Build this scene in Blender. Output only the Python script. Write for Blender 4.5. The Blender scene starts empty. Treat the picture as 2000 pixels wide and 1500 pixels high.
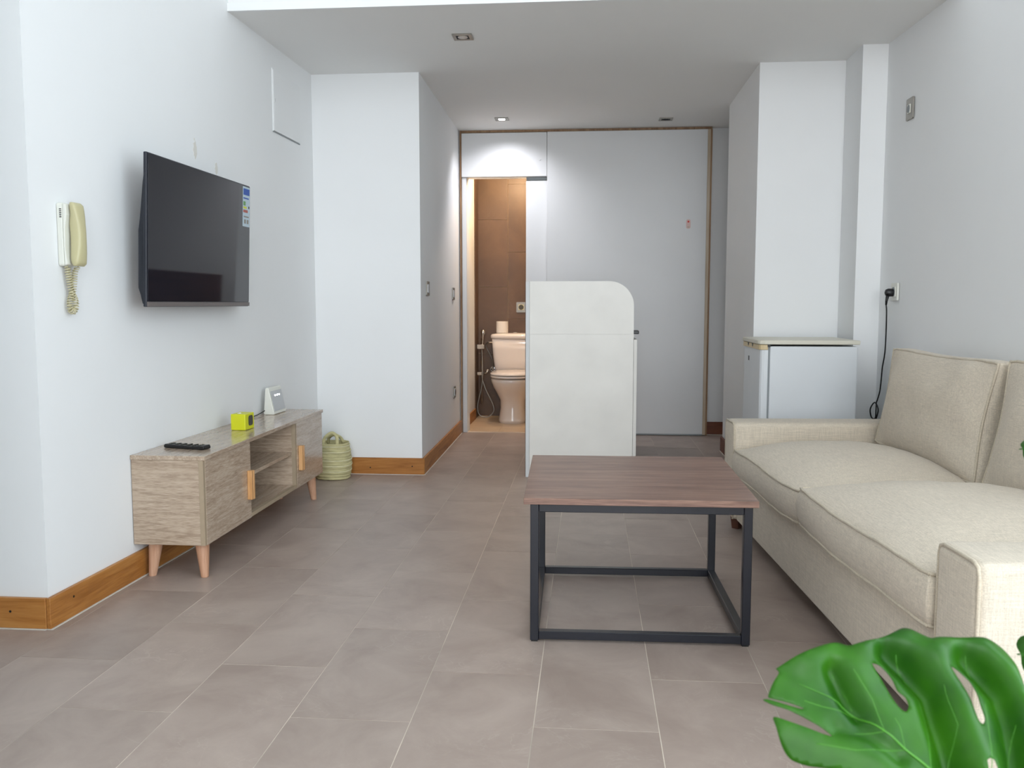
import bpy, bmesh, math, random
from mathutils import Vector, Matrix, geometry, noise
from math import pi, sin, cos, radians
random.seed(7)
C = bpy.context.scene.collection
S = bpy.context.scene

# ------------------------------------------------------------------ camera
PIT = math.atan(157/1730.0); YAW = math.atan(150/1730.0)
cd = bpy.data.cameras.new('camera'); cam = bpy.data.objects.new('camera', cd); C.objects.link(cam)
cam.location = (0, 0, 1.0)
cam.rotation_euler = (pi/2 - PIT, 0, YAW)
cd.sensor_width = 36; cd.lens = 36*1730/2000.0; cd.clip_start = 0.02
cd.dof.use_dof = True; cd.dof.focus_distance = 3.6; cd.dof.aperture_fstop = 11
S.camera = cam

# ------------------------------------------------------------------ sky, daylight, exposure
w = bpy.data.worlds.new('sky'); S.world = w; w.use_nodes = True
bgn = w.node_tree.nodes['Background']; bgn.inputs[0].default_value = (0.75, 0.87, 1, 1); bgn.inputs[1].default_value = 2.0

def area(name, loc, rot, sx, sy, power, col):
    l = bpy.data.lights.new(name, 'AREA'); l.shape = 'RECTANGLE'; l.size = sx; l.size_y = sy
    l.energy = power; l.color = col
    o = bpy.data.objects.new(name, l); o.location = loc; o.rotation_euler = rot; C.objects.link(o); return o
# daylight through the tall rear window (area light stands outside its pane)
area('daylight_rear', (0.55, -4.72, 2.0), (pi/2, 0, 0), 2.6, 3.6, 150, (0.965, 0.98, 1.0))
# added daylight from an unseen side window, put in to light the left wall
area('added_side_light', (1.93, 0.15, 1.75), (0, pi/2, 0), 2.9, 2.6, 54, (0.84, 0.955, 1.0))

S.view_settings.view_transform = 'Standard'; S.view_settings.look = 'None'
S.view_settings.gamma = 1; S.view_settings.use_curve_mapping = False
S.view_settings.exposure = 0.3

# ------------------------------------------------------------------ materials
def lin(c):
    f = lambda v: v/12.92 if v <= 0.04045 else ((v+0.055)/1.055)**2.4
    return tuple(f(v/255.0) for v in c) + (1,)
def mat(name, col, rough=0.5, metal=0.0, spec=0.5, var=0.0, scale=8, bump=0.0, bscale=60, stretch=(1,1,1), emit=None, estr=0, coat=0, transm=0, sub=0):
    m = bpy.data.materials.new(name); m.use_nodes = True
    nt = m.node_tree; N = nt.nodes; Lk = nt.links; b = N['Principled BSDF']
    b.inputs['Roughness'].default_value = rough; b.inputs['Metallic'].default_value = metal
    b.inputs['Specular IOR Level'].default_value = spec; b.inputs['Coat Weight'].default_value = coat
    tc = N.new('ShaderNodeTexCoord'); mp = N.new('ShaderNodeMapping'); mp.inputs['Scale'].default_value = stretch
    Lk.new(tc.outputs['Object'], mp.inputs[0])
    nz = N.new('ShaderNodeTexNoise'); nz.inputs['Scale'].default_value = scale; nz.inputs['Detail'].default_value = 5
    Lk.new(mp.outputs[0], nz.inputs[0])
    r = N.new('ShaderNodeValToRGB'); c = lin(col)
    r.color_ramp.elements[0].color = tuple(x*(1-var) for x in c[:3])+(1,); r.color_ramp.elements[0].position = 0.3
    r.color_ramp.elements[1].color = tuple(min(1, x*(1+var)) for x in c[:3])+(1,); r.color_ramp.elements[1].position = 0.7
    Lk.new(nz.outputs[0], r.inputs[0]); Lk.new(r.outputs[0], b.inputs['Base Color'])
    if bump:
        n2 = N.new('ShaderNodeTexNoise'); n2.inputs['Scale'].default_value = bscale; n2.inputs['Detail'].default_value = 3
        Lk.new(mp.outputs[0], n2.inputs[0]); bp = N.new('ShaderNodeBump'); bp.inputs['Strength'].default_value = bump; bp.inputs['Distance'].default_value = 0.004
        Lk.new(n2.outputs[0], bp.inputs['Height']); Lk.new(bp.outputs[0], b.inputs['Normal'])
    if emit:
        b.inputs['Emission Color'].default_value = lin(emit); b.inputs['Emission Strength'].default_value = estr
    if sub:
        b.inputs['Transmission Weight'].default_value = 0
    return m

def wood(name, cols, axis='y', s=1.0, rough=0.35, fine=0.5, bump=0.1, coat=0):
    """grain lines run along axis; cols = dark, mid, light"""
    m = bpy.data.materials.new(name); m.use_nodes = True
    nt = m.node_tree; N = nt.nodes; Lk = nt.links; b = N['Principled BSDF']; b.inputs['Roughness'].default_value = rough
    b.inputs['Coat Weight'].default_value = coat; b.inputs['Coat Roughness'].default_value = 0.12
    tc = N.new('ShaderNodeTexCoord'); mp = N.new('ShaderNodeMapping')
    st = {'x': (1.2, 16, 16), 'y': (16, 1.2, 16), 'z': (16, 16, 1.2)}[axis]
    mp.inputs['Scale'].default_value = tuple(v*s for v in st)
    Lk.new(tc.outputs['Object'], mp.inputs[0])
    n1 = N.new('ShaderNodeTexNoise'); n1.inputs['Scale'].default_value = 1.0; n1.inputs['Detail'].default_value = 6; n1.inputs['Distortion'].default_value = 1.0
    n1.inputs['Roughness'].default_value = 0.65
    mp2 = N.new('ShaderNodeMapping'); mp2.inputs['Scale'].default_value = tuple((v*(0.8 if v < 3 else 1)) * s * 9 for v in st)
    n2 = N.new('ShaderNodeTexNoise'); n2.inputs['Scale'].default_value = 1.0; n2.inputs['Detail'].default_value = 3
    Lk.new(tc.outputs['Object'], mp2.inputs[0]); Lk.new(mp.outputs[0], n1.inputs[0]); Lk.new(mp2.outputs[0], n2.inputs[0])
    mx = N.new('ShaderNodeMath'); mx.operation = 'MULTIPLY_ADD'
    sb = N.new('ShaderNodeMath'); sb.operation = 'SUBTRACT'; sb.inputs[1].default_value = 0.5
    Lk.new(n2.outputs[0], sb.inputs[0]); Lk.new(sb.outputs[0], mx.inputs[0]); mx.inputs[1].default_value = fine; Lk.new(n1.outputs[0], mx.inputs[2])
    r = N.new('ShaderNodeValToRGB'); e = r.color_ramp.elements
    e[0].position = 0.33; e[0].color = lin(cols[0]); e[1].position = 0.68; e[1].color = lin(cols[2])
    k = e.new(0.5); k.color = lin(cols[1])
    Lk.new(mx.outputs[0], r.inputs[0]); Lk.new(r.outputs[0], b.inputs['Base Color'])
    bp = N.new('ShaderNodeBump'); bp.inputs['Strength'].default_value = bump; bp.inputs['Distance'].default_value = 0.002
    Lk.new(mx.outputs[0], bp.inputs['Height']); Lk.new(bp.outputs[0], b.inputs['Normal'])
    return m

def fabric(name, col, k=1.0):
    m = bpy.data.materials.new(name); m.use_nodes = True
    nt = m.node_tree; N = nt.nodes; Lk = nt.links; b = N['Principled BSDF']; b.inputs['Roughness'].default_value = 0.9
    b.inputs['Sheen Weight'].default_value = 0.15; b.inputs['Specular IOR Level'].default_value = 0.2
    tc = N.new('ShaderNodeTexCoord')
    outs = []
    for sc in ((40, 700, 700), (700, 40, 700), (700, 700, 50)):
        mp = N.new('ShaderNodeMapping'); mp.inputs['Scale'].default_value = tuple(v*k for v in sc)
        nz = N.new('ShaderNodeTexNoise'); nz.inputs['Scale'].default_value = 0.55; nz.inputs['Detail'].default_value = 2
        Lk.new(tc.outputs['Object'], mp.inputs[0]); Lk.new(mp.outputs[0], nz.inputs[0]); outs.append(nz)
    a = N.new('ShaderNodeMath'); a.operation = 'ADD'; Lk.new(outs[0].outputs[0], a.inputs[0]); Lk.new(outs[1].outputs[0], a.inputs[1])
    a2 = N.new('ShaderNodeMath'); a2.operation = 'ADD'; Lk.new(a.outputs[0], a2.inputs[0]); Lk.new(outs[2].outputs[0], a2.inputs[1])
    dv = N.new('ShaderNodeMath'); dv.operation = 'MULTIPLY'; dv.inputs[1].default_value = 1/3; Lk.new(a2.outputs[0], dv.inputs[0])
    r = N.new('ShaderNodeValToRGB'); c = lin(col); e = r.color_ramp.elements
    e[0].position = 0.36; e[0].color = tuple(x*0.80 for x in c[:3])+(1,); e[1].position = 0.62; e[1].color = tuple(min(1, x*1.12) for x in c[:3])+(1,)
    Lk.new(dv.outputs[0], r.inputs[0]); Lk.new(r.outputs[0], b.inputs['Base Color'])
    bp = N.new('ShaderNodeBump'); bp.inputs['Strength'].default_value = 0.35; bp.inputs['Distance'].default_value = 0.0015
    Lk.new(dv.outputs[0], bp.inputs['Height']); Lk.new(bp.outputs[0], b.inputs['Normal'])
    return m

def tile_mat(name, cols, rough=0.42, vein=0.16, obj_random=0.05, tint=None):
    """stone-look porcelain: clouds + thin pale scratches, small tone change from tile to tile"""
    m = bpy.data.materials.new(name); m.use_nodes = True
    nt = m.node_tree; N = nt.nodes; Lk = nt.links; b = N['Principled BSDF']; b.inputs['Roughness'].default_value = rough
    geo = N.new('ShaderNodeNewGeometry'); oi = N.new('ShaderNodeObjectInfo')
    off = N.new('ShaderNodeVectorMath'); off.operation = 'SCALE'; off.inputs['Scale'].default_value = 13.0
    cmb = N.new('ShaderNodeCombineXYZ')
    for i in range(3): Lk.new(oi.outputs['Random'], cmb.inputs[i])
    Lk.new(cmb.outputs[0], off.inputs[0])
    ad = N.new('ShaderNodeVectorMath'); ad.operation = 'ADD'; Lk.new(geo.outputs['Position'], ad.inputs[0]); Lk.new(off.outputs[0], ad.inputs[1])
    n1 = N.new('ShaderNodeTexNoise'); n1.inputs['Scale'].default_value = 4.0; n1.inputs['Detail'].default_value = 6; n1.inputs['Roughness'].default_value = 0.62; n1.inputs['Distortion'].default_value = 0.6
    Lk.new(ad.outputs[0], n1.inputs[0])
    r = N.new('ShaderNodeValToRGB'); e = r.color_ramp.elements
    e[0].position = 0.3; e[0].color = lin(cols[0]); e[1].position = 0.72; e[1].color = lin(cols[1]); Lk.new(n1.outputs[0], r.inputs[0])
    n2 = N.new('ShaderNodeTexNoise'); n2.inputs['Scale'].default_value = 7; n2.inputs['Detail'].default_value = 9; n2.inputs['Distortion'].default_value = 2.2
    Lk.new(ad.outputs[0], n2.inputs[0])
    d = N.new('ShaderNodeMath'); d.operation = 'SUBTRACT'; d.inputs[1].default_value = 0.5; Lk.new(n2.outputs[0], d.inputs[0])
    ab = N.new('ShaderNodeMath'); ab.operation = 'ABSOLUTE'; Lk.new(d.outputs[0], ab.inputs[0])
    rv = N.new('ShaderNodeValToRGB'); rv.color_ramp.elements[0].position = 0.0; rv.color_ramp.elements[0].color = (vein,)*3+(1,)
    rv.color_ramp.elements[1].position = 0.016; rv.color_ramp.elements[1].color = (0, 0, 0, 1); Lk.new(ab.outputs[0], rv.inputs[0])
    n3 = N.new('ShaderNodeTexNoise'); n3.inputs['Scale'].default_value = 3.0; Lk.new(ad.outputs[0], n3.inputs[0])
    mk = N.new('ShaderNodeMapRange'); mk.inputs[1].default_value = 0.5; mk.inputs[2].default_value = 0.7; Lk.new(n3.outputs[0], mk.inputs[0])
    mm = N.new('ShaderNodeMath'); mm.operation = 'MULTIPLY'; Lk.new(rv.outputs[0], mm.inputs[0]); Lk.new(mk.outputs[0], mm.inputs[1])
    mix = N.new('ShaderNodeMix'); mix.data_type = 'RGBA'; Lk.new(mm.outputs[0], mix.inputs[0]); Lk.new(r.outputs[0], mix.inputs[6]); mix.inputs[7].default_value = lin((225, 215, 205))
    hs = N.new('ShaderNodeHueSaturation'); mr = N.new('ShaderNodeMapRange'); mr.inputs[3].default_value = 1-obj_random; mr.inputs[4].default_value = 1+obj_random
    Lk.new(oi.outputs['Random'], mr.inputs[0]); Lk.new(mr.outputs[0], hs.inputs['Value']); Lk.new(mix.outputs[2], hs.inputs['Color']); Lk.new(hs.outputs[0], b.inputs['Base Color'])
    bp = N.new('ShaderNodeBump'); bp.inputs['Strength'].default_value = 0.25; bp.inputs['Distance'].default_value = 0.002
    Lk.new(n2.outputs[0], bp.inputs['Height']); Lk.new(bp.outputs[0], b.inputs['Normal'])
    return m

M = {}
M['wall'] = mat('wall_paint', (243, 244, 244), 0.75, var=0.015, scale=1.5, bump=0.03, bscale=40)
M['ceil'] = mat('ceiling_paint', (242, 242, 240), 0.8, var=0.01, scale=2)
M['grout'] = mat('grout', (212, 202, 188), 0.9, var=0.35, scale=3)
M['tile'] = tile_mat('floor_tile', ((154, 137, 127), (178, 162, 151)))
M['btile'] = tile_mat('bath_wall_tile', ((84, 62, 44), (104, 78, 55)), 0.4, 0.04)
M['bfloor'] = tile_mat('bath_floor_tile', ((196, 170, 140), (214, 190, 160)), 0.4, 0.1)
M['bgrout'] = mat('bath_grout', (206, 178, 140), 0.9)
M['base_x'] = wood('baseboard_wood_x', ((150, 92, 36), (176, 116, 54), (192, 134, 70)), 'x', 1.0, 0.42, 0.4)
M['base_y'] = wood('baseboard_wood_y', ((150, 92, 36), (176, 116, 54), (192, 134, 70)), 'y', 1.0, 0.42, 0.4)
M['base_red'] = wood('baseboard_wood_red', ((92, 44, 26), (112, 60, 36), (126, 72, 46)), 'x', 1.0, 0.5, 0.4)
M['frame'] = wood('door_frame_wood', ((120, 88, 58), (142, 108, 76), (160, 128, 94)), 'z', 1, 0.5)
M['frame_l'] = wood('door_edge_wood', ((176, 158, 132), (190, 172, 148), (202, 186, 164)), 'z', 1, 0.5)
M['white_p'] = mat('white_lacquer', (218, 219, 219), 0.42, var=0.02, scale=2.5)
M['white_c'] = mat('white_laminate', (238, 235, 228), 0.4, var=0.035, scale=6)
M['oak_y'] = wood('grey_oak_y', ((158, 137, 117), (184, 163, 142), (200, 182, 162)), 'y', 4.0, 0.2, 0.8, 0.06, coat=0.25)
M['oak_x'] = wood('grey_oak_x', ((158, 137, 117), (184, 163, 142), (200, 182, 162)), 'x', 4.0, 0.35, 0.8, 0.06)
M['oak_e'] = mat('grey_oak_edge', (168, 150, 126), 0.5, var=0.05, scale=30)
M['leg'] = wood('beech_leg', ((186, 138, 108), (206, 160, 130), (216, 174, 146)), 'z', 1.6, 0.4, 0.4)
M['handle'] = wood('pine_handle', ((196, 142, 88), (218, 166, 112), (232, 186, 136)), 'z', 2, 0.4, 0.4)
M['walnut'] = wood('walnut_top', ((108, 80, 69), (130, 99, 85), (150, 118, 102)), 'x', 2.2, 0.35, 0.5, 0.05)
M['steel_b'] = mat('dark_blue_black_metal', (14, 17, 28), 0.3, 0.0, 0.5)
M['fab'] = fabric('cream_linen', (211, 199, 181))
M['pipe'] = fabric('cream_piping', (200, 188, 168))
M['brownfoot'] = mat('brown_foot', (84, 50, 36), 0.4, var=0.1)
M['black'] = mat('black_plastic', (18, 18, 20), 0.35)
M['tvcase'] = mat('tv_case', (30, 34, 44), 0.4)
M['screen'] = mat('tv_screen', (30, 30, 38), 0.045, spec=0.6)
M['bezel'] = mat('tv_bottom_bezel', (120, 112, 110), 0.35, 0.3)
M['cream'] = mat('aged_cream_plastic', (200, 192, 150), 0.35, var=0.03)
M['ivory'] = mat('ivory_plastic', (232, 232, 222), 0.35)
M['coil'] = mat('cord_cream', (204, 196, 160), 0.45)
M['fr_white'] = mat('fridge_enamel', (226, 230, 233), 0.3, var=0.01)
M['fr_lid'] = mat('fridge_lid', (222, 218, 202), 0.4)
M['fr_gold'] = mat('fridge_handle_trim', (214, 192, 148), 0.35)
M['gasket'] = mat('grey_gasket', (150, 156, 158), 0.6)
M['steel'] = mat('brushed_steel', (150, 146, 138), 0.35, 0.7)
M['chrome'] = mat('chrome', (210, 208, 205), 0.15, 1.0)
M['porc'] = mat('porcelain', (238, 228, 220), 0.12, spec=0.6)
M['paper'] = mat('toilet_paper', (240, 232, 222), 0.95, bump=0.2, bscale=90)
M['yellow'] = mat('yellow_plastic', (216, 218, 34), 0.35)
M['darkgrey'] = mat('dark_grey', (70, 68, 60), 0.5)
M['silver'] = mat('silver_plastic', (196, 198, 200), 0.35, 0.2)
M['basket'] = mat('seagrass', (206, 198, 150), 0.85, var=0.18, scale=14, bump=0.6, bscale=120, stretch=(1, 1, 5))
M['basket_l'] = mat('seagrass_pale_coil', (228, 222, 184), 0.85, var=0.12, scale=30, bump=0.5, bscale=160)
M['led'] = mat('lamp_glow', (255, 255, 255), 0.3, emit=(250, 250, 255), estr=12)
M['led_off'] = mat('lamp_off', (205, 196, 186), 0.3)
M['hole'] = mat('dark_recess', (14, 13, 13), 0.6)
M['terracotta'] = mat('plant_pot', (214, 212, 206), 0.6, var=0.05)
M['soil'] = mat('soil', (54, 42, 32), 0.95, var=0.3, scale=40, bump=0.8)
M['stem'] = mat('petiole', (78, 128, 50), 0.45, var=0.1)
M['pink'] = mat('pink_sticker', (222, 190, 184), 0.6)
M['red'] = mat('red_print', (214, 70, 58), 0.6)
M['blue'] = mat('blue_print', (52, 92, 176), 0.5)
M['pale'] = mat('pale_label', (196, 214, 224), 0.5)
M['green'] = mat('green_print', (110, 160, 96), 0.5)
M['rust'] = mat('red_brown_print', (176, 96, 84), 0.5)
M['stain'] = mat('tan_stain', (228, 225, 217), 0.8)
M['caulk'] = mat('white_caulk', (222, 216, 206), 0.7, var=0.1, scale=20)
M['glass'] = mat('window_frame_white', (235, 235, 235), 0.4)
M['backwood'] = wood('brown_cladding', ((66, 44, 38), (84, 58, 50), (98, 70, 60)), 'y', 1, 0.5)

# ------------------------------------------------------------------ mesh helpers
def obj(name, bm, m, parent=None, smooth=False, bevel=0, segs=2, origin=None, subsurf=0):
    """link a bmesh (world coordinates, or local when its parent sits elsewhere) as ONE mesh object"""
    me = bpy.data.meshes.new(name)
    bmesh.ops.recalc_face_normals(bm, faces=bm.faces)
    bm.to_mesh(me); bm.free()
    if origin is not None: me.transform(Matrix.Translation(-Vector(origin)))
    o = bpy.data.objects.new(name, me); C.objects.link(o)
    if isinstance(m, (list, tuple)):
        for q in m: me.materials.append(M[q] if isinstance(q, str) else q)
    else: me.materials.append(M[m] if isinstance(m, str) else m)
    if bevel:
        md = o.modifiers.new('b', 'BEVEL'); md.width = bevel; md.segments = segs; md.limit_method = 'ANGLE'; md.angle_limit = radians(40)
    if subsurf:
        md = o.modifiers.new('s', 'SUBSURF'); md.levels = subsurf; md.render_levels = subsurf
    if smooth:
        for p in me.polygons: p.use_smooth = True
        if bevel: pass
    if parent is not None:
        o.parent = parent
    elif origin is not None: o.location = origin
    return o
def thing(name, label, cat, loc=(0, 0, 0), rotz=0, group=None):
    o = bpy.data.objects.new(name, None); C.objects.link(o); o.empty_display_size = 0.05
    o.location = loc; o.rotation_euler = (0, 0, rotz); o['label'] = label; o['category'] = cat
    if group: o['group'] = group
    return o
def tag(o, label, cat, group=None):
    o['label'] = label; o['category'] = cat
    if group: o['group'] = group
    return o
def struct(name, bm, m, label=None, parent=None, **k):
    o = obj(name, bm, m, parent, **k)
    o['kind'] = 'structure'
    if label: o['label'] = label
    return o
def bx(*b):
    """bmesh holding boxes (x0,x1,y0,y1,z0,z1)"""
    bm = bmesh.new()
    for c in b: add_box(bm, *c)
    return bm
def add_box(bm, x0, x1, y0, y1, z0, z1, mi=0):
    v = [bm.verts.new(p) for p in ((x0,y0,z0),(x1,y0,z0),(x1,y1,z0),(x0,y1,z0),(x0,y0,z1),(x1,y0,z1),(x1,y1,z1),(x0,y1,z1))]
    for f in ((0,3,2,1),(4,5,6,7),(0,1,5,4),(1,2,6,5),(2,3,7,6),(3,0,4,7)):
        q = bm.faces.new([v[i] for i in f]); q.material_index = mi
def prism(pts, z0, z1, bm=None):
    bm = bm or bmesh.new()
    a = [bm.verts.new((x, y, z0)) for x, y in pts]; b = [bm.verts.new((x, y, z1)) for x, y in pts]
    n = len(pts); bm.faces.new(a[::-1]); bm.faces.new(b)
    for i in range(n): bm.faces.new((a[i], a[(i+1) % n], b[(i+1) % n], b[i]))
    return bm
def extr(pts, axis, d0, d1, bm=None):
    """profile pts (2D) extruded along axis between d0 and d1; axis x: (y,z), y: (x,z)"""
    bm = bm or bmesh.new()
    f = {'x': lambda p, d: (d, p[0], p[1]), 'y': lambda p, d: (p[0], d, p[1]), 'z': lambda p, d: (p[0], p[1], d)}[axis]
    a = [bm.verts.new(f(p, d0)) for p in pts]; b = [bm.verts.new(f(p, d1)) for p in pts]
    n = len(pts); bm.faces.new(a[::-1]); bm.faces.new(b)
    for i in range(n): bm.faces.new((a[i], a[(i+1) % n], b[(i+1) % n], b[i]))
    return bm
def add_loft(bm, rings, cap=True):
    prev = None; first = None
    for r in rings:
        vs = [bm.verts.new(p) for p in r]
        if prev:
            n = len(vs)
            for i in range(n): bm.faces.new((prev[i], prev[(i+1) % n], vs[(i+1) % n], vs[i]))
        else: first = vs
        prev = vs
    if cap: bm.faces.new(first[::-1]); bm.faces.new(prev)
    return bm
def lathe(prof, cx=0, cy=0, n=24, bm=None, cap=True):
    bm = bm or bmesh.new()
    return add_loft(bm, [[(cx+r*cos(2*pi*i/n), cy+r*sin(2*pi*i/n), z) for i in range(n)] for r, z in prof], cap)
def selp(z, cx, cy, rx, ryf, ryb, p=2.0, n=40):
    """super-ellipse ring, front (-y) half depth ryf, back half depth ryb"""
    out = []
    for i in range(n):
        t = 2*pi*i/n; c, s = cos(t), sin(t)
        x = math.copysign(abs(c)**(2/p), c)*rx; y = math.copysign(abs(s)**(2/p), s)*(ryb if s > 0 else ryf)
        out.append((cx+x, cy+y, z))
    return out
def tube(pts, r, n=8, bm=None, cap=True, rads=None):
    bm = bm or bmesh.new(); pts = [Vector(p) for p in pts]; rings = []
    t0 = (pts[1]-pts[0]).normalized(); up = Vector((0, 0, 1)) if abs(t0.z) < 0.9 else Vector((1, 0, 0))
    nrm = (up - t0*up.dot(t0)).normalized()
    for i, p in enumerate(pts):
        t = (pts[min(i+1, len(pts)-1)] - pts[max(i-1, 0)])
        t = t.normalized() if t.length > 1e-9 else t0
        nrm = (nrm - t*nrm.dot(t)).normalized(); b = t.cross(nrm); rr = rads[i] if rads else r
        rings.append([p + (nrm*cos(2*pi*k/n) + b*sin(2*pi*k/n))*rr for k in range(n)])
    return add_loft(bm, rings, cap)
def spline(pts, k=8):
    """Catmull-Rom through points"""
    P = [Vector(p) for p in pts]; P = [P[0]*2-P[1]] + P + [P[-1]*2-P[-2]]; out = []
    for i in range(1, len(P)-2):
        for j in range(k):
            t = j/k; a, b, c, d = P[i-1], P[i], P[i+1], P[i+2]
            out.append(0.5*((2*b)+(-a+c)*t+(2*a-5*b+4*c-d)*t*t+(-a+3*b-3*c+d)*t**3))
    out.append(P[-2]); return out
def rect_pts(x0, x1, z0, z1, r, k=6, which=(1, 1, 1, 1)):
    """rounded rectangle profile; corners bl, br, tr, tl"""
    out = []
    for (cx, cz, a0, on) in ((x0, z0, pi, which[0]), (x1, z0, 1.5*pi, which[1]), (x1, z1, 0, which[2]), (x0, z1, pi/2, which[3])):
        if not on: out.append((cx, cz)); continue
        ox = cx + (r if cx == x0 else -r); oz = cz + (r if cz == z0 else -r)
        for j in range(k+1):
            a = a0 + (pi/2)*j/k; out.append((ox+r*cos(a), oz+r*sin(a)))
    return out

# ------------------------------------------------------------------ ROOM SHELL
XL = lambda y: -1.655 + (y-2.527)*0.0258         # left wall line
XR = lambda y: 1.491 + (4.73-y)*0.0516           # right wall line
HZ = 4.1
# floor: grout bed + one object per tile
fl = struct('floor', bx((-2.8, 2.1, -4.5, 6.84, -0.12, -0.0009)), 'grout', 'grey-brown rectangular stone-look floor tiles laid in staggered rows')
PX, PY, G = 0.296, 0.593, 0.0011
tm = {}
cols_ = range(-10, 6)
for ci in cols_:
    x0 = 0.172 + ci*PX; x1 = x0 + PX
    yo = 2.31 if ci % 2 == 0 else 2.015
    for rj in range(-7, 9):  # the floor between window and camera keeps its bed only past y = -1.9
        y0 = yo + rj*PY; y1 = y0 + PY
        a, b_, c_, d_ = x0+G, x1-G, max(y0+G, -1.9), min(y1-G, 6.80)
        if d_-c_ < 0.02: continue
        ym = (c_+d_)/2
        xmin = -2.79 if ym < 2.4 else (-1.66 if c_ < 5.05 else -0.985)
        xmax = XR(min(ym, 4.73))-0.004 if c_ < 5.03 else (0.905 if d_ < 6.05 else 1.48)
        if ym < 2.527 < d_ and b_ < -1.7: d_ = 2.52
        a = max(a, xmin); b_ = min(b_, xmax)
        if b_-a < 0.02: continue
        if a < -1.12 and d_ > 0.95 and c_ < 1.1: continue
        w_, h_ = b_-a, d_-c_; key = (round(w_, 3), round(h_, 3))
        if key not in tm:
            bm = bx((-w_/2, w_/2, -h_/2, h_/2, -0.006, 0)); me = bpy.data.meshes.new('tile')
            bmesh.ops.recalc_face_normals(bm, faces=bm.faces); bm.to_mesh(me); bm.free(); me.materials.append(M['tile']); tm[key] = me
        o = bpy.data.objects.new('tile', tm[key]); C.objects.link(o); o.parent = fl
        o.location = ((a+b_)/2, (c_+d_)/2, random.uniform(-0.0003, 0.0001))
        o.rotation_euler = (random.uniform(-.0003, .0003), random.uniform(-.0006, .0006), 0)

struct('wall_left', prism([(XL(2.527), 2.527), (XL(5.07), 5.07), (-2.8, 5.07), (-2.8, 2.527)], -0.1, HZ), 'wall', 'pale wall carrying the television')
struct('wall_left_column', prism([(-1.62, 5.07), (-0.968, 5.07), (-0.992, 6.80), (-1.62, 6.80)], -0.1, 2.4), 'wall', 'white column wall beside the hallway')
struct('wall_left_near', bx((-2.95, -2.8, -4.65, 5.07, -0.1, HZ)), 'wall')
def rw(y0, y1, z0, z1, bm=None): return prism([(XR(y0), y0), (XR(y1), y1), (XR(y1)+0.2, y1), (XR(y0)+0.2, y0)], z0, z1, bm)
bm = prism([(XR(1.55), 1.55), (1.491, 4.73), (1.491, 7.0), (1.7, 7.0), (XR(1.55)+0.2, 1.55)], -0.1, HZ)
rw(-4.65, -1.25, -0.1, HZ, bm); rw(-1.25, 1.55, -0.1, 0.2, bm); rw(-1.25, 1.55, 3.3, HZ, bm)
struct('wall_right', bm, 'wall', 'plain light grey-white wall behind the sofa')
bm = rw(-1.25, -1.2, 0.2, 3.3); rw(1.5, 1.55, 0.2, 3.3, bm); rw(0.12, 0.17, 0.2, 3.3, bm)
fw = struct('added_side_window', bm, 'glass')  # unseen window frame, added together with the side light
struct('wall_right_pillar', bx((1.366, 1.4909, 4.733, 5.03, -0.1, 2.32)), 'wall', 'narrow white pillar in the right corner')
struct('wall_right_pier', bx((0.912, 1.4909, 5.031, 6.08, -0.1, 2.32)), 'wall', 'broad white pier behind the fridge')
# back wall with the bathroom opening
struct('wall_back', bx((-0.47, 1.4909, 6.845, 6.93, -0.1, 2.32), (-0.992, -0.47, 6.845, 6.93, 1.96, 2.32), (-1.62, -0.937, 6.801, 6.93, -0.1, 2.32)), 'wall', 'white back wall with bathroom opening')
# high front part of the room and lower slab
struct('ceiling', bx((-1.75, 1.6, 3.972, 6.99, 2.30, 2.45)), 'ceil', 'low white ceiling slab with recessed spotlights')
struct('ceiling_high', bx((-2.95, 2.2, -4.65, 4.1, HZ, HZ+0.1)), 'ceil')
struct('wall_upper', bx((-1.75, 1.6, 3.99, 4.1, 2.452, HZ)), 'wall')
struct('trim_1', bx((XL(3.955)+0.001, XR(3.955)-0.001, 3.955, 3.9715, 2.298, 2.332)), 'wall', 'thin white lip on the slab edge')
# rear wall with tall window (behind the camera)
struct('wall_added_light_block', bx((-2.799, -1.12, 0.95, 1.10, -0.1, HZ)), 'wall', 'added unseen white partition shading the left corner')  # added out of frame to keep window light off the left corner
struct('wall_rear', bx((-2.8, -0.8, -4.65, -4.5, -0.1, HZ), (1.9, 2.2, -4.65, -4.5, -0.1, HZ), (-0.8, 1.9, -4.65, -4.5, -0.1, 0.15), (-0.8, 1.9, -4.65, -4.5, 3.85, HZ)), 'wall')
wf = struct('window_1', bx((-0.8, -0.74, -4.60, -4.54, 0.15, 3.85), (1.84, 1.9, -4.60, -4.54, 0.15, 3.85), (-0.74, 1.84, -4.60, -4.54, 0.15, 0.21), (-0.74, 1.84, -4.60, -4.54, 3.79, 3.85), (0.53, 0.57, -4.60, -4.54, 0.21, 3.79)), 'glass')
# baseboards
def board(name, p0, p1, nrm, m, h=0.098, t=0.014, label=None, holes=()):
    p0, p1, nrm = Vector(p0+(0,)), Vector(p1+(0,)), Vector(nrm+(0,)).normalized()*t
    q = [p0, p1, p1+nrm, p0+nrm]
    o = struct(name, prism([(v.x, v.y) for v in q], 0.0025, h), m, label, bevel=0.0015, segs=1)
    n2 = nrm*1.35; q = [p0, p1, p1+n2, p0+n2]
    k = obj('caulk_line', prism([(v.x, v.y) for v in q], 0.0001, 0.0024), 'caulk', o)
    d = (p1-p0).normalized()
    for s_, hz in holes:
        c = p0 + d*s_ + nrm*1.0; bm = bmesh.new()
        vs = []
        for i in range(10):
            a_ = 2*pi*i/10; vs.append(c + d*0.004*cos(a_) + Vector((0, 0, hz+0.004*sin(a_))))
        add_loft(bm, [[v for v in vs], [v + nrm*0.04 for v in vs]]); obj('nail_hole', bm, 'hole', o)  # dark disc drawn for a nail hole
    return o
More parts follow.
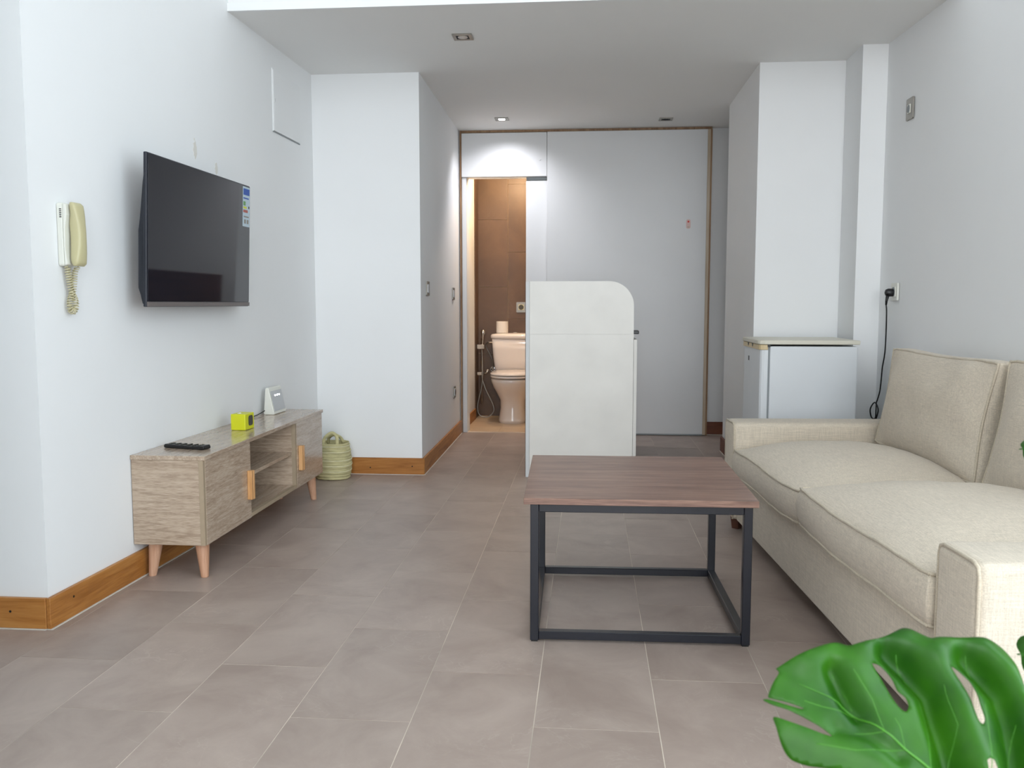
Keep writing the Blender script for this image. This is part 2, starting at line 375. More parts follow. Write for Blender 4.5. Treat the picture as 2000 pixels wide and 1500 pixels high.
board('baseboard_left', (XL(2.513)+0.001, 2.513), (XL(5.055)+0.001, 5.055), (1, -0.0258), 'base_y', label='orange-brown wooden baseboard under the television wall', holes=((0.12, 0.066), (1.9, 0.05)))
board('baseboard_left_near', (-2.79, 2.526), (-1.655, 2.526), (0, -1), 'base_x', label='orange-brown wooden baseboard facing the camera at left', holes=((1.02, 0.055), (0.5, 0.05)))
board('baseboard_column', (-1.575, 5.069), (-0.956, 5.069), (0, -1), 'base_x', label='orange-brown wooden baseboard under the column wall', holes=((0.55, 0.05), (0.3, 0.04)))
board('baseboard_hall', (-0.967, 5.058), (-0.991, 6.76), (1, 0.01), 'base_y', label='orange-brown wooden baseboard along the hallway')
board('baseboard_pier', (0.911, 5.02), (0.911, 6.08), (-1, 0), 'base_red', label='dark red-brown baseboard along the pier')
board('baseboard_back', (0.90, 6.844), (1.48, 6.844), (0, -1), 'base_red', label='dark red-brown baseboard in the recess')

# door front: slim timber frame, header panel, sliding leaf, big sliding panel
struct('trim_2', bx((-0.985, 0.896, 6.775, 6.844, 2.283, 2.2995)), 'frame', 'thin dark timber strip above the sliding panels')
struct('trim_3', bx((-0.985, -0.972, 6.77, 6.80, 0.0, 2.282)), 'frame', 'thin timber strip left of the bathroom opening')
struct('trim_4', bx((0.884, 0.897, 6.765, 6.844, 0.003, 2.282)), 'frame', 'timber upright right of the big sliding panel')
hp = struct('trim_5', bx((-0.970, -0.325, 6.768, 6.80, 1.955, 2.279)), 'white_p', 'white header panel above the bathroom opening', bevel=0.002)
obj('screw_cap', add_loft(bmesh.new(), [[(-0.378+0.008*cos(2*pi*i/16), y, 2.078+0.008*sin(2*pi*i/16)) for i in range(16)] for y in (6.768, 6.763)]), 'white_p', hp)
obj('head_rail', bx((-0.48, -0.326, 6.802, 6.83, 1.93, 1.953)), 'gasket', hp)
struct('trim_6', bx((-0.970, -0.9375, 6.785, 6.80, 0.003, 1.953)), 'white_p', 'white jamb strip left of the bathroom opening')
struct('door_1', bx((-0.483, 0.05, 6.804, 6.84, 0.006, 1.928)), 'white_p', 'white sliding bathroom door leaf, half open', bevel=0.002)
d2 = struct('door_2', bx((-0.322, 0.862, 6.758, 6.80, 0.008, 2.279)), 'white_p', 'wide white full-height sliding panel', bevel=0.002)
e_ = obj('edge_strip', bx((0.8622, 0.8835, 6.762, 6.80, 0.008, 2.279)), 'frame_l', d2)
e_['label'] = 'pale timber edge strip'
obj('bottom_guide', bx((-0.32, 0.86, 6.752, 6.757, 0.004, 0.014)), 'gasket', d2)
st = thing('sticker', 'small pink and red sticker on the wide white sliding panel', 'sticker', (0.731, 6.7575, 1.59))
obj('label_paper', extr(rect_pts(-0.016, 0.016, -0.034, 0.034, 0.012), 'y', -0.0012, 0), 'pink', st)
obj('printed_mark', extr(rect_pts(-0.007, 0.007, 0.010, 0.024, 0.006), 'y', -0.0018, -0.0013), 'red', st)['label'] = 'red printed mark'
obj('printed_mark', extr(rect_pts(-0.008, 0.008, -0.026, -0.018, 0.003), 'y', -0.0018, -0.0013), 'pipe', st)

# ------------------------------------------------------------------ BATHROOM
bf = struct('floor_bathroom', bx((-1.1, 0.9, 6.8405, 8.0, -0.12, -0.0022)), 'bgrout', 'pale beige bathroom floor')
for i, (xa, xb) in enumerate([(-0.985, -0.70), (-0.70, -0.10), (-0.10, 0.5)]):
    for ya, yb in [(6.842, 7.10), (7.10, 7.40), (7.40, 7.70), (7.70, 7.829)]:
        obj('tile', bx((xa+.001, xb-.001, ya+.001, yb-.001, -0.008, 0.0)), 'bfloor', bf)
wb = struct('wall_bathroom_back', bx((-1.1, 0.6, 7.838, 7.95, -0.1, 2.3)), 'bgrout', 'brown tiled bathroom wall behind the toilet')
for k, xa in enumerate([-1.016, -0.715, -0.414, -0.113, 0.188]):
    zo = 0.56 if k % 2 == 0 else 0.869-0.59
    for j in range(-1, 4):
        z0 = zo + j*0.586; z1 = z0+0.586; z0, z1 = max(z0, 0.0), min(z1, 2.199)
        if z1-z0 < 0.03: continue
        obj('tile', bx((max(xa, -0.984)+.0012, xa+.301-.0012, 7.830, 7.838, z0+.0012, z1-.0012)), 'btile', wb)
wl = struct('wall_bathroom_left', bx((-1.1, -0.986, 6.931, 7.837, -0.1, 2.3)), 'wall', 'white plastered left wall of the bathroom')
obj('tile_strip', bx((-0.9855, -0.978, 7.62, 7.829, 0.0, 2.19)), 'btile', wl)['label'] = 'brown tile return beside the corner'
obj('skirting', bx((-0.9855, -0.974, 6.935, 7.61, 0.001, 0.09)), 'base_y', wl)
struct('wall_bathroom_right', bx((0.5, 0.6, 6.931, 7.83, -0.1, 2.3)), 'wall')
struct('ceiling_bathroom', bx((-1.1, 0.6, 6.931, 7.95, 2.2, 2.3)), 'ceil')
def pl(name, loc, e, col, rad=0.04):
    l = bpy.data.lights.new(name, 'POINT'); l.energy = e; l.color = col; l.shadow_soft_size = rad
    o = bpy.data.objects.new(name, l); o.location = loc; C.objects.link(o); return o
bl = thing('bathroom_light', 'round warm ceiling light inside the bathroom', 'light', (-0.62, 7.2, 2.2))
obj('housing', lathe([(0.06, -0.03), (0.06, -0.001)], n=24), 'steel', bl)
pl('bathroom_lamp', (-0.62, 7.2, 2.10), 15, (1.0, 0.70, 0.42))

# toilet
TX = -0.640
t = thing('toilet', 'white porcelain close-coupled toilet with closed lid in the bathroom', 'toilet', (TX, 7.45, 0))
bm = bmesh.new()
add_loft(bm, [selp(z, 0, cy, rx, rf, rb, p) for z, cy, rx, rf, rb, p in [
    (0.0, 0.03, 0.118, 0.19, 0.26, 2.6), (0.03, 0.03, 0.118, 0.19, 0.26, 2.6), (0.12, 0.04, 0.105, 0.165, 0.25, 2.5), (0.19, 0.04, 0.108, 0.17, 0.25, 2.4),
    (0.25, 0.02, 0.135, 0.20, 0.27, 2.3), (0.30, 0.0, 0.160, 0.24, 0.29, 2.2), (0.345, -0.01, 0.176, 0.262, 0.30, 2.2), (0.372, -0.01, 0.180, 0.27, 0.30, 2.2), (0.378, -0.01, 0.174, 0.262, 0.29, 2.2)]])
obj('bowl', bm, 'porc', t, smooth=True)
bm = add_loft(bmesh.new(), [selp(z, 0, -0.01, rx, rf, rb, 2.3) for z, rx, rf, rb in [(0.386, .176, .266, .20), (0.388, .184, .276, .205), (0.400, .185, .277, .206), (0.405, .180, .27, .20)]])
obj('seat', bm, 'porc', t, smooth=True)
bm = add_loft(bmesh.new(), [selp(z, 0, -0.01, rx, rf, rb, 2.3) for z, rx, rf, rb in [(0.409, .178, .268, .20), (0.411, .186, .278, .206), (0.420, .186, .278, .206), (0.430, .165, .25, .19), (0.434, .12, .19, .15), (0.435, .04, .06, .05)]])
obj('lid', bm, 'porc', t, smooth=True)
bm = add_loft(bmesh.new(), [selp(z, 0, 0.28, rx, rf, 0.09, 5) for z, rx, rf in [(0.379, .165, .06), (0.385, .172, .065), (0.50, .188, .078), (0.60, .198, .084), (0.695, .204, .088)]])
obj('cistern', bm, 'porc', t, smooth=True)
bm = add_loft(bmesh.new(), [selp(z, 0, 0.28, rx, rf, 0.095, 4) for z, rx, rf in [(0.696, .205, .09), (0.699, .214, .098), (0.722, .215, .099), (0.735, .205, .09), (0.742, .16, .07), (0.744, .05, .03)]])
obj('cistern_lid', bm, 'porc', t, smooth=True)
obj('flush_button', lathe([(0.022, 0.7445), (0.022, 0.750), (0.018, 0.752)], 0, 0.28, 20), 'chrome', t, smooth=True)
obj('inlet_knob', tube([(-0.205, 0.30, 0.66), (-0.235, 0.30, 0.66)], 0.009), 'chrome', t)
# toilet roll on the cistern
r_ = thing('toilet_roll', 'white toilet paper roll standing on the cistern lid', 'toilet paper', (-0.755, 7.72, 0.745))
bm = bmesh.new(); n = 28; prof = [(0.020, 0.0), (0.050, 0.0), (0.052, 0.002), (0.052, 0.098), (0.050, 0.100), (0.020, 0.100)]
add_loft(bm, [[(r*cos(2*pi*i/n), r*sin(2*pi*i/n), z) for i in range(n)] for r, z in prof+[prof[0]]], cap=False)
obj('paper_roll', bm, 'paper', r_)
obj('cardboard_core', add_loft(bmesh.new(), [[(r*cos(2*pi*i/n), r*sin(2*pi*i/n), z) for i in range(n)] for r, z in [(0.0198, 0.001), (0.0198, 0.099), (0.0185, 0.099), (0.0185, 0.001), (0.0198, 0.001)]], cap=False), 'basket', r_)
# shower set beside the toilet
s = thing('hand_shower', 'chrome hand shower set with slide rail and hanging hose beside the toilet', 'shower', (-0.93, 7.70, 0))
obj('slide_rail', tube([(-0.005, 0, 0.12), (-0.005, 0, 0.70)], 0.007), 'chrome', s)
obj('shower_head', tube([(0.0, -0.01, 0.62), (0.006, -0.015, 0.68), (0.008, -0.018, 0.72), (0.012, -0.022, 0.755), (0.012, -0.022, 0.775)], 0.01, 12, rads=[.008, .009, .011, .021, .010]), 'chrome', s, smooth=True)
obj('bracket', bx((-0.045, 0.022, -0.03, 0.012, 0.605, 0.645)), 'chrome', s, bevel=0.004)
obj('holder', bx((-0.045, 0.015, -0.03, 0.012, 0.375, 0.405)), 'chrome', s, bevel=0.004)
obj('mixer_lever', tube([(0.0, -0.02, 0.39), (0.045, -0.03, 0.40), (0.055, -0.035, 0.43)], 0.011, 10), 'chrome', s, smooth=True)
obj('hose', tube(spline([(0.0, -0.02, 0.60), (0.006, -0.03, 0.45), (0.0, -0.035, 0.28), (-0.035, -0.04, 0.12), (-0.02, -0.045, 0.03), (0.05, -0.05, 0.012), (0.105, -0.045, 0.06), (0.095, -0.04, 0.13), (0.04, -0.035, 0.24), (0.005, -0.03, 0.34), (0.0, -0.025, 0.375)], 8), 0.0055, 8), 'steel', s, smooth=True)
vl = thing('inlet_valve', 'small chrome wall valve with supply pipe between shower hose and toilet', 'valve', (-0.875, 7.8299, 0.0))
obj('rosette', add_loft(bmesh.new(), [[(0.03+0.026*cos(2*pi*i/20), y, 0.42+0.026*sin(2*pi*i/20)) for i in range(20)] for y in (-0.008, 0)]), 'chrome', vl)
obj('valve_body', tube([(0.03, -0.008, 0.42), (0.03, -0.05, 0.42)], 0.013, 12), 'chrome', vl, smooth=True)
obj('supply_pipe', tube(spline([(0.03, -0.035, 0.43), (0.02, -0.05, 0.52), (-0.03, -0.06, 0.63), (0.00, -0.09, 0.665)], 8), 0.005, 8), 'steel', vl, smooth=True)

def plate(name, label, cat, c, ax, w, h, m1, m2, inset=0.5, th=0.008, group=None, kind='rocker'):
    """wall plate; ax = outward normal axis sign: '+x','-x','-y'"""
    t = thing(name, label, cat, c, {'+x': pi/2, '-x': -pi/2, '-y': 0}[ax], group)
    obj('plate', extr(rect_pts(-w/2, w/2, -h/2, h/2, 0.006), 'y', -th, -0.0005), m1, t)
    iw, ih = w*inset/2, h*inset/2
    obj('insert', extr(rect_pts(-iw, iw, -ih, ih, 0.003), 'y', -th-0.004, -th), m2, t)
    if kind == 'socket':
        n = 20
        obj('socket_well', add_loft(bmesh.new(), [[(0.9*ih*r*cos(2*pi*i/n), y, 0.9*ih*r*sin(2*pi*i/n)) for i in range(n)] for r, y in ((1, -th-0.0048), (0.9, -th-0.0042))]), 'darkgrey' if m2 != 'ivory' else 'gasket', t)
    if kind == 'vent':
        for k in range(3): obj('slot', bx((-iw*.6, iw*.6, -th-0.0046, -th-0.0041, -ih*.6+k*ih*.5, -ih*.6+k*ih*.5+0.004)), 'darkgrey', t)
    return t
plate('socket', 'steel framed socket on the brown tiles above the toilet', 'socket', (-0.597, 7.8299, 0.968), '-y', 0.085, 0.09, 'steel', 'cream', 0.55, kind='socket')
plate('light_switch', 'steel light switch nearest the column edge on the hallway wall', 'switch', (-0.9705, 5.29, 1.09), '+x', 0.085, 0.085, 'steel', 'silver', 0.6)
plate('light_switch', 'steel light switch beside the bathroom opening, deeper in the hallway', 'switch', (-0.9855, 6.40, 1.07), '+x', 0.085, 0.088, 'steel', 'silver', 0.6)
plate('socket', 'low steel socket above the hallway baseboard', 'socket', (-0.9858, 6.425, 0.352), '+x', 0.085, 0.085, 'steel', 'silver', 0.6, kind='socket')
plate('socket', 'high steel framed aerial socket on the wall above the sofa', 'socket', (XR(4.425)-0.001, 4.425, 1.915), '-x', 0.085, 0.10, 'steel', 'ivory', 0.42, kind='socket')

# ------------------------------------------------------------------ DOWNLIGHTS
def downlight(x, y, label, lit, w=0.095):
    t = thing('ceiling_spotlight', label, 'light', (x, y, 2.2999), 0, 'recessed square ceiling spotlights')
    h = w/2; i = h*0.66
    bm = bx((-h, h, -h, -i, -0.006, -0.0003), (-h, h, i, h, -0.006, -0.0003), (-h, -i, -i, i, -0.006, -0.0003), (i, h, -i, i, -0.006, -0.0003))
    obj('frame', bm, 'steel', t)
    obj('recess', bx((-i, i, -i, i, -0.0025, -0.0005)), 'hole', t)
    r = 0.024 if lit != 'dark' else 0.02
    obj('bulb', lathe([(r*1.02, -0.003), (r, -0.006), (r*0.8, -0.0075), (r*0.3, -0.008)], n=24), {'on': 'led', 'off': 'led_off', 'dark': 'hole'}[lit], t, smooth=True)
    return t
downlight(-0.625, 4.425, 'square steel spotlight in the ceiling nearest the camera, unlit', 'off')
downlight(-0.625, 6.37, 'lit square ceiling spotlight above the bathroom header', 'on')
downlight(0.53, 6.47, 'dark square ceiling spotlight near the pier on the right', 'dark')
sl = bpy.data.lights.new('spot_beam', 'SPOT'); sl.energy = 26; sl.color = (0.93, 0.93, 1.0); sl.spot_size = radians(128); sl.spot_blend = 1.0; sl.shadow_soft_size = 0.02
so = bpy.data.objects.new('spot_beam', sl); so.location = (-0.625, 6.40, 2.285); so.rotation_euler = (radians(18), 0, 0); C.objects.link(so)

# access panel on the left wall
def on_left(y, off=0.0): return Vector((XL(y)+off, y, 0))
a_ = math.atan(0.0258)
t = thing('access_panel', 'white square access hatch high on the television wall', 'hatch', (XL(4.66)+0.0008, 4.66, 2.03), -a_)
obj('hatch_door', extr(rect_pts(-0.19, 0.19, -0.155, 0.148, 0.004), 'x', 0.002, 0.007), 'wall', t, bevel=0.001, segs=1)
obj('hatch_frame', bx((0, 0.0045, -0.195, -0.191, -0.157, 0.154), (0, 0.0035, 0.191, 0.195, -0.157, 0.154), (0, 0.0035, -0.19, 0.19, 0.149, 0.153)), 'wall', t)
obj('bottom_shadow_line', bx((0, 0.003, -0.195, 0.195, -0.161, -0.157)), 'gasket', t)  # grey strip drawn in place of the shadow under the hatch
obj('latch', bx((0.0071, 0.009, -0.182, -0.170, -0.01, 0.006)), 'white_p', t)
# tan plaster marks above the television
wl_ = bpy.data.objects['wall_left']
for k, (y, z, sy, sz) in enumerate(((3.605, 1.632, 0.016, 0.036), (3.80, 1.585, 0.014, 0.026), (3.60, 1.675, 0.005, 0.006))):
    n = 18; ring = lambda off: [(XL(y)+off, y+sy*cos(2*pi*i/n)*(1+.2*sin(3*i)), z+sz*sin(2*pi*i/n)*(1+.15*sin(2*i+k))) for i in range(n)]
    obj('plaster_mark', add_loft(bmesh.new(), [ring(-0.001), ring(0.0006)]), 'stain', wl_)

# ------------------------------------------------------------------ TELEVISION
t = thing('television', 'black flat-screen television mounted on the left wall', 'television', (-1.524, 3.44, 1.254), -a_*0.2)
t.rotation_euler = (0, radians(2.2), -a_*0.2)   # hangs tipped slightly forward
obj('screen', extr(rect_pts(-0.455, 0.455, -0.246, 0.262, 0.003), 'x', -0.001, 0.0015), 'screen', t)
obj('bezel', bx((-0.014, -0.0012, -0.460, 0.460, -0.266, 0.267)), 'tvcase', t, bevel=0.003)
obj('bottom_strip', bx((-0.001, 0.004, -0.457, 0.457, -0.264, -0.248)), 'bezel', t)
bm = extr([(-0.0145, -0.26), (-0.0145, 0.24), (-0.022, 0.235), (-0.030, 0.17), (-0.040, 0.05), (-0.046, 0.0), (-0.046, -0.20), (-0.038, -0.225), (-0.030, -0.257)], 'y', -0.435, 0.435)
obj('rear_case', bm, 'tvcase', t, bevel=0.004)
obj('wall_bracket', bx((-0.092, -0.0465, -0.12, -0.09, -0.17, 0.12), (-0.092, -0.0465, 0.09, 0.12, -0.17, 0.12), (-0.098, -0.0921, -0.18, 0.18, -0.06, 0.04)), 'black', t)
fl_ = obj('energy_label', extr(rect_pts(0.375, 0.452, 0.085, 0.258, 0.003), 'x', 0.0016, 0.0022), 'pale', t); fl_['label'] = 'blue and white energy rating label in the upper corner'
for (y0, y1, z0, z1, m_) in ((0.38, 0.448, 0.222, 0.25, 'blue'), (0.38, 0.44, 0.205, 0.211, 'blue'), (0.38, 0.405, 0.176, 0.194, 'green'), (0.38, 0.418, 0.163, 0.172, 'yellow'), (0.38, 0.43, 0.146, 0.158, 'rust'), (0.436, 0.448, 0.165, 0.176, 'black'),
                           (0.385, 0.442, 0.125, 0.131, 'steel'), (0.39, 0.41, 0.098, 0.116, 'steel'), (0.42, 0.44, 0.098, 0.116, 'steel')):
    obj('printed_band', bx((0.0023, 0.0026, y0, y1, z0, z1)), m_, fl_)

# ------------------------------------------------------------------ INTERCOM HANDSET
xw = XL(2.69)
t = thing('intercom_phone', 'cream intercom handset on a white wall cradle with coiled cord', 'telephone', (xw+0.001, 2.69, 1.215), -a_)
bm = extr(rect_pts(-0.036, 0.036, -0.098, 0.098, 0.008), 'x', 0.0, 0.018)
obj('cradle', bm, 'ivory', t, bevel=0.003)
obj('cradle_front', extr([(0.018, -0.096), (0.018, 0.096), (0.030, 0.094), (0.031, 0.06), (0.024, 0.02), (0.023, -0.05), (0.028, -0.094)], 'y', -0.034, 0.034), 'ivory', t, bevel=0.003)
for k in range(5): obj('speaker_slot', bx((0.010, 0.017, -0.0366, -0.0361, 0.052+k*0.006, 0.055+k*0.006)), 'black', t)
# curved handset: thick ends, waisted middle, bowed outwards
rings = []
for i in range(25):
    s_ = i/24; z = 0.100 - 0.198*s_
    back = 0.033 - 0.0075*(0 if s_ < .18 else (1 if .32 < s_ < .9 else (s_-.18)/.14 if s_ <= .32 else (1-s_)/.1)) + 0.004*s_
    front = 0.056 + 0.012*sin(pi*min(1, s_*1.0))**0.8 - 0.004*(1-s_)
    hw = 0.024 + 0.0035*cos(2*pi*s_)
    if i in (0, 24): hw *= 0.86; front -= 0.005
    rings.append([(back + (front-back)*0.5*(1+math.copysign(abs(cos(a))**0.5, cos(a))), math.copysign(abs(sin(a))**0.6, sin(a))*hw+0.002, z) for a in [2*pi*k/20 for k in range(20)]])
obj('handset', add_loft(bmesh.new(), rings), 'cream', t, smooth=True, bevel=0.002)
# coiled cord: a hanging loop made of two twisting strands
path = spline([(0.018, -0.018, -0.098), (0.018, -0.017, -0.115), (0.019, -0.012, -0.150), (0.020, -0.004, -0.18), (0.020, 0.012, -0.205), (0.019, 0.014, -0.228), (0.018, 0.0, -0.241), (0.018, -0.015, -0.230), (0.019, -0.014, -0.205), (0.021, -0.001, -0.178), (0.022, 0.006, -0.150), (0.024, 0.010, -0.115), (0.035, 0.012, -0.099)], 90)
hel = []
tot = len(path); cum = 0; last = path[0]
for i, p in enumerate(path):
    q = path[min(i+1, tot-1)] - path[max(i-1, 0)]; q.normalize() if q.length else None
    cum += (p-last).length; last = p
    sa = Vector((1, 0, 0)); sb_ = q.cross(sa).normalized()
    rr = 0.0078 * min(1, i/20, (tot-1-i)/20)
    ph = 2*pi*cum/0.0078
    hel.append(p + (sa*cos(ph) + sb_*sin(ph))*rr)
obj('coiled_cord', tube(hel, 0.0021, 5), 'coil', t, smooth=True)

# ------------------------------------------------------------------ TV CABINET
CY0, CY1 = 3.02, 4.435; CX0, CX1 = XL(3.02)+0.003, -1.370
CX0 = -1.592; CXB = -1.634
t = thing('tv_cabinet', 'low grey oak television cabinet with two doors and open middle shelf', 'cabinet', (-1.50, 3.73, 0))
def cab(name, m, *b, **k):
    bm = bx(*b); return obj(name, bm, m, t, origin=(-1.50, 3.73, 0), **k)
def tocab(bm): return bm
xb = lambda y: XL(y)+0.003
# panels follow the wall closely at the back
bm = prism([(xb(CY0)-0.002, CY0-0.002), (CX1+0.006, CY0-0.002), (CX1+0.006, CY1+0.002), (xb(CY1)-0.002, CY1+0.002)], 0.441, 0.457)
obj('top_panel', bm, 'oak_y', t, origin=(-1.50, 3.73, 0), bevel=0.001, segs=1)
cab('side_panel', 'oak_x', (xb(CY0), CX1-0.018, CY0, CY0+0.016, 0.130, 0.4405), bevel=0.001, segs=1)
cab('side_panel', 'oak_x', (xb(CY1), CX1-0.018, CY1-0.016, CY1, 0.130, 0.4405), bevel=0.001, segs=1)
cab('edge_strip', 'oak_e', (CX1-0.0178, CX1-0.001, CY0, CY0+0.0158, 0.130, 0.4405))
cab('bottom_panel', 'oak_y', (xb(CY1), CX1-0.019, CY0+0.0165, CY1-0.0165, 0.130, 0.146))
cab('bottom_edge', 'oak_e', (CX1-0.0188, CX1-0.001, 3.462, 4.018, 0.130, 0.146))
cab('back_panel', 'oak_y', (xb(CY1), xb(CY1)+0.006, CY0+0.0165, CY1-0.0165, 0.1465, 0.440))
for yy in (3.446, 4.018):
    cab('divider', 'oak_x', (xb(CY1)+0.0065, CX1-0.019, yy, yy+0.016, 0.1465, 0.4405))
cab('divider_edge', 'oak_e', (CX1-0.0188, CX1-0.001, 4.018, 4.034, 0.130, 0.4405))
cab('shelf', 'oak_y', (xb(CY1)+0.0065, CX1-0.02, 3.4625, 4.0175, 0.290, 0.305))
d1 = cab('door', 'oak_y', (CX1-0.0175, CX1, CY0+0.0165, 3.461, 0.128, 0.4395), bevel=0.001, segs=1)
d2_ = cab('door', 'oak_y', (CX1-0.0175, CX1, 4.0345, CY1-0.001, 0.128, 0.4395), bevel=0.001, segs=1)
def handle(par, y):
    bm = bx((CX1+0.0005, CX1+0.020, y-0.018, y-0.004, 0.210, 0.328), (CX1+0.0005, CX1+0.020, y+0.002, y+0.016, 0.208, 0.326), (CX1+0.0005, CX1+0.012, y-0.004, y+0.002, 0.212, 0.324))
    obj('handle', bm, 'handle', par, origin=(-1.50, 3.73, 0), bevel=0.0015, segs=1)
handle(d1, 3.438); handle(d2_, 4.075)
for lx, ly, dx, dy in ((-1.405, 3.075, 0.006, -0.006), (-1.592, 3.075, -0.006, -0.006), (-1.405, 4.36, 0.006, 0.006), (-1.572, 4.36, -0.006, 0.006)):
    bm = add_loft(bmesh.new(), [[(lx-dx+dx*2*(1-z/0.13)+r*cos(2*pi*i/20), ly-dy+dy*2*(1-z/0.13)+r*sin(2*pi*i/20), z) for i in range(20)] for r, z in ((0.0135, 0.0), (0.0145, 0.004), (0.026, 0.127), (0.026, 0.1296))])
    obj('leg', bm, 'leg', t, origin=(-1.50, 3.73, 0), smooth=True, bevel=0.001)

# things on the cabinet
TZ = 0.4575
t = thing('remote_control', 'slim black remote control lying on the cabinet top', 'remote control', (-1.505, 3.185, TZ), radians(-14))
obj('body', extr([(-0.088, 0.0), (0.088, 0.0), (0.092, 0.006), (0.088, 0.016), (0.03, 0.0125), (-0.03, 0.0135), (-0.086, 0.015), (-0.092, 0.007)], 'y', -0.021, 0.021), 'black', t, bevel=0.003)
for i in range(6):
    for j in range(3):
        obj('button', bx((-0.07+i*0.026, -0.062+i*0.026, -0.014+j*0.011, -0.008+j*0.011, 0.0125, 0.0165)), 'darkgrey', t)
t = thing('small_box', 'small bright yellow box with a dark slot in its side on the cabinet', 'box', (-1.495, 3.70, TZ), radians(-3))
bm = extr(rect_pts(-0.033, 0.033, 0.0, 0.070, 0.004), 'y', -0.045, 0.045)
obj('shell', bm, 'yellow', t, bevel=0.003)
obj('dark_slot', extr(rect_pts(-0.014, 0.030, 0.016, 0.060, 0.012), 'x', 0.0331, 0.0338), 'darkgrey', t)
obj('top_button', lathe([(0.009, 0.0702), (0.009, 0.0725), (0.005, 0.074)], -0.004, -0.02, 16), 'ivory', t, smooth=True)
t = thing('wifi_router', 'white wedge-shaped wireless router with three indicator lights on the cabinet', 'router', (-1.583, 4.19, TZ), radians(-2))
prof = [(0.0, 0.0), (0.05, 0.0), (0.052, 0.004), (0.026, 0.126), (0.022, 0.132), (0.012, 0.132), (0.008, 0.126), (-0.002, 0.006)]
obj('shell', extr(prof, 'y', 0.0, 0.155), 'ivory', t, bevel=0.003)
bm = bmesh.new(); a = [(0.0500, 0.016), (0.0294, 0.114)]
vs = [bm.verts.new(p) for p in ((a[0][0], 0.010, a[0][1]), (a[0][0], 0.146, a[0][1]), (a[1][0], 0.146, a[1][1]), (a[1][0], 0.010, a[1][1]))]
vs2 = [bm.verts.new((v.co.x+0.0022, v.co.y, v.co.z+0.0004)) for v in vs]
bm.faces.new(vs); bm.faces.new(vs2[::-1])
for i in range(4): bm.faces.new((vs[i], vs[(i+1) % 4], vs2[(i+1) % 4], vs2[i]))
obj('face_plate', bm, 'silver', t)
for k in range(3): obj('indicator_light', bx((0.0355, 0.0375, 0.05+k*0.026, 0.060+k*0.026, 0.088, 0.094)), 'led', t)
obj('power_cable', tube(spline([(0.004, -0.002, 0.02), (-0.006, -0.06, 0.008), (-0.006, -0.15, 0.004), (0.02, -0.20, 0.004), (0.015, -0.28, 0.004)], 8), 0.0025, 8), 'black', t, smooth=True)

# ------------------------------------------------------------------ BASKET
t = thing('woven_basket', 'round woven straw basket on the floor behind the cabinet', 'basket', (-1.462, 4.935, 0.001))
bm = bmesh.new(); n = 48; rings = []; NR = 13
prof = []
for k in range(NR):
    zc = 0.009 + k*0.0158; R0 = 0.088 + 0.013*sin(pi*min(1, (k+1.5)/NR))
    for a in (-60, -20, 20, 60):
        prof.append((R0 + 0.006*cos(radians(a)), zc + 0.0079*sin(radians(a))/sin(radians(60))*0.95))
for r, z in prof:
    rings.append([((r+0.0012*sin(i*1.7+z*190))*cos(2*pi*i/n), (r+0.0012*sin(i*1.7+z*190))*sin(2*pi*i/n), z+0.0015*sin(3*2*pi*i/n)) for i in range(n)])
inner = [[(0.086*cos(2*pi*i/n), 0.086*sin(2*pi*i/n), z) for i in range(n)] for z in (0.205, 0.012)]
add_loft(bm, rings+inner); obj('woven_body', bm, 'basket', t, smooth=True)
for k in (2, 4, 6, 9, 11):
    R0 = 0.088 + 0.013*sin(pi*min(1, (k+1.5)/NR)) + 0.0055; zc = 0.009 + k*0.0158 + 0.0075
    obj('coil_band', tube([(R0*cos(a), R0*sin(a), zc+0.0015*sin(3*a)) for a in [2*pi*i/48 for i in range(49)]], 0.0033, 6), 'basket_l', t, smooth=True)
obj('handle', tube(spline([(-0.035, -0.075, 0.195), (-0.03, -0.06, 0.235), (0.0, -0.03, 0.262), (0.032, -0.035, 0.245), (0.045, -0.066, 0.20)], 8), 0.010, 8, rads=None), 'basket', t, smooth=True)
obj('handle', tube(spline([(-0.045, 0.06, 0.195), (-0.035, 0.045, 0.225), (0.0, 0.02, 0.245), (0.03, 0.04, 0.23), (0.045, 0.065, 0.195)], 8), 0.009, 8), 'basket', t, smooth=True)

# ------------------------------------------------------------------ KITCHENETTE (peninsula seen end-on)
t = thing('kitchen_counter', 'white kitchen counter end panel with one rounded top corner', 'counter', (-0.05, 5.65, 0))
O = (-0.05, 5.65, 0)
X0, X1, YF = -0.337, 0.252, 5.045
obj('end_panel', bx((X0, X1, YF, YF+0.019, 0.0005, 0.8270)), 'white_c', t, origin=O)
pts = [(X0, 0.8275), (X1, 0.8275)] + [(X1-0.14+0.14*cos(a), 1.126-0.14+0.14*sin(a)) for a in [pi/2*i/14 for i in range(15)]] + [(X0, 1.126)]
obj('upper_end_panel', extr(pts, 'y', YF, YF+0.019), 'white_c', t, origin=O)
obj('back_panel', bx((X0-0.022, X0-0.001, YF-0.001, 6.27, 0.0005, 1.126)), 'white_p', t, origin=O, bevel=0.0008, segs=1)
obj('back_cladding', bx((X0-0.026, X0-0.0225, YF+0.02, 6.27, 0.0005, 1.12)), 'backwood', t, origin=O)
obj('carcass', bx((X0, X1-0.002, YF+0.02, 6.26, 0.10, 0.80)), 'white_c', t, origin=O)
obj('plinth', bx((X0, X1-0.05, YF+0.02, 6.26, 0.0005, 0.099)), 'white_p', t, origin=O)
obj('worktop', bx((X0, X1+0.002, YF+0.02, 6.27, 0.801, 0.824)), 'white_c', t, origin=O)
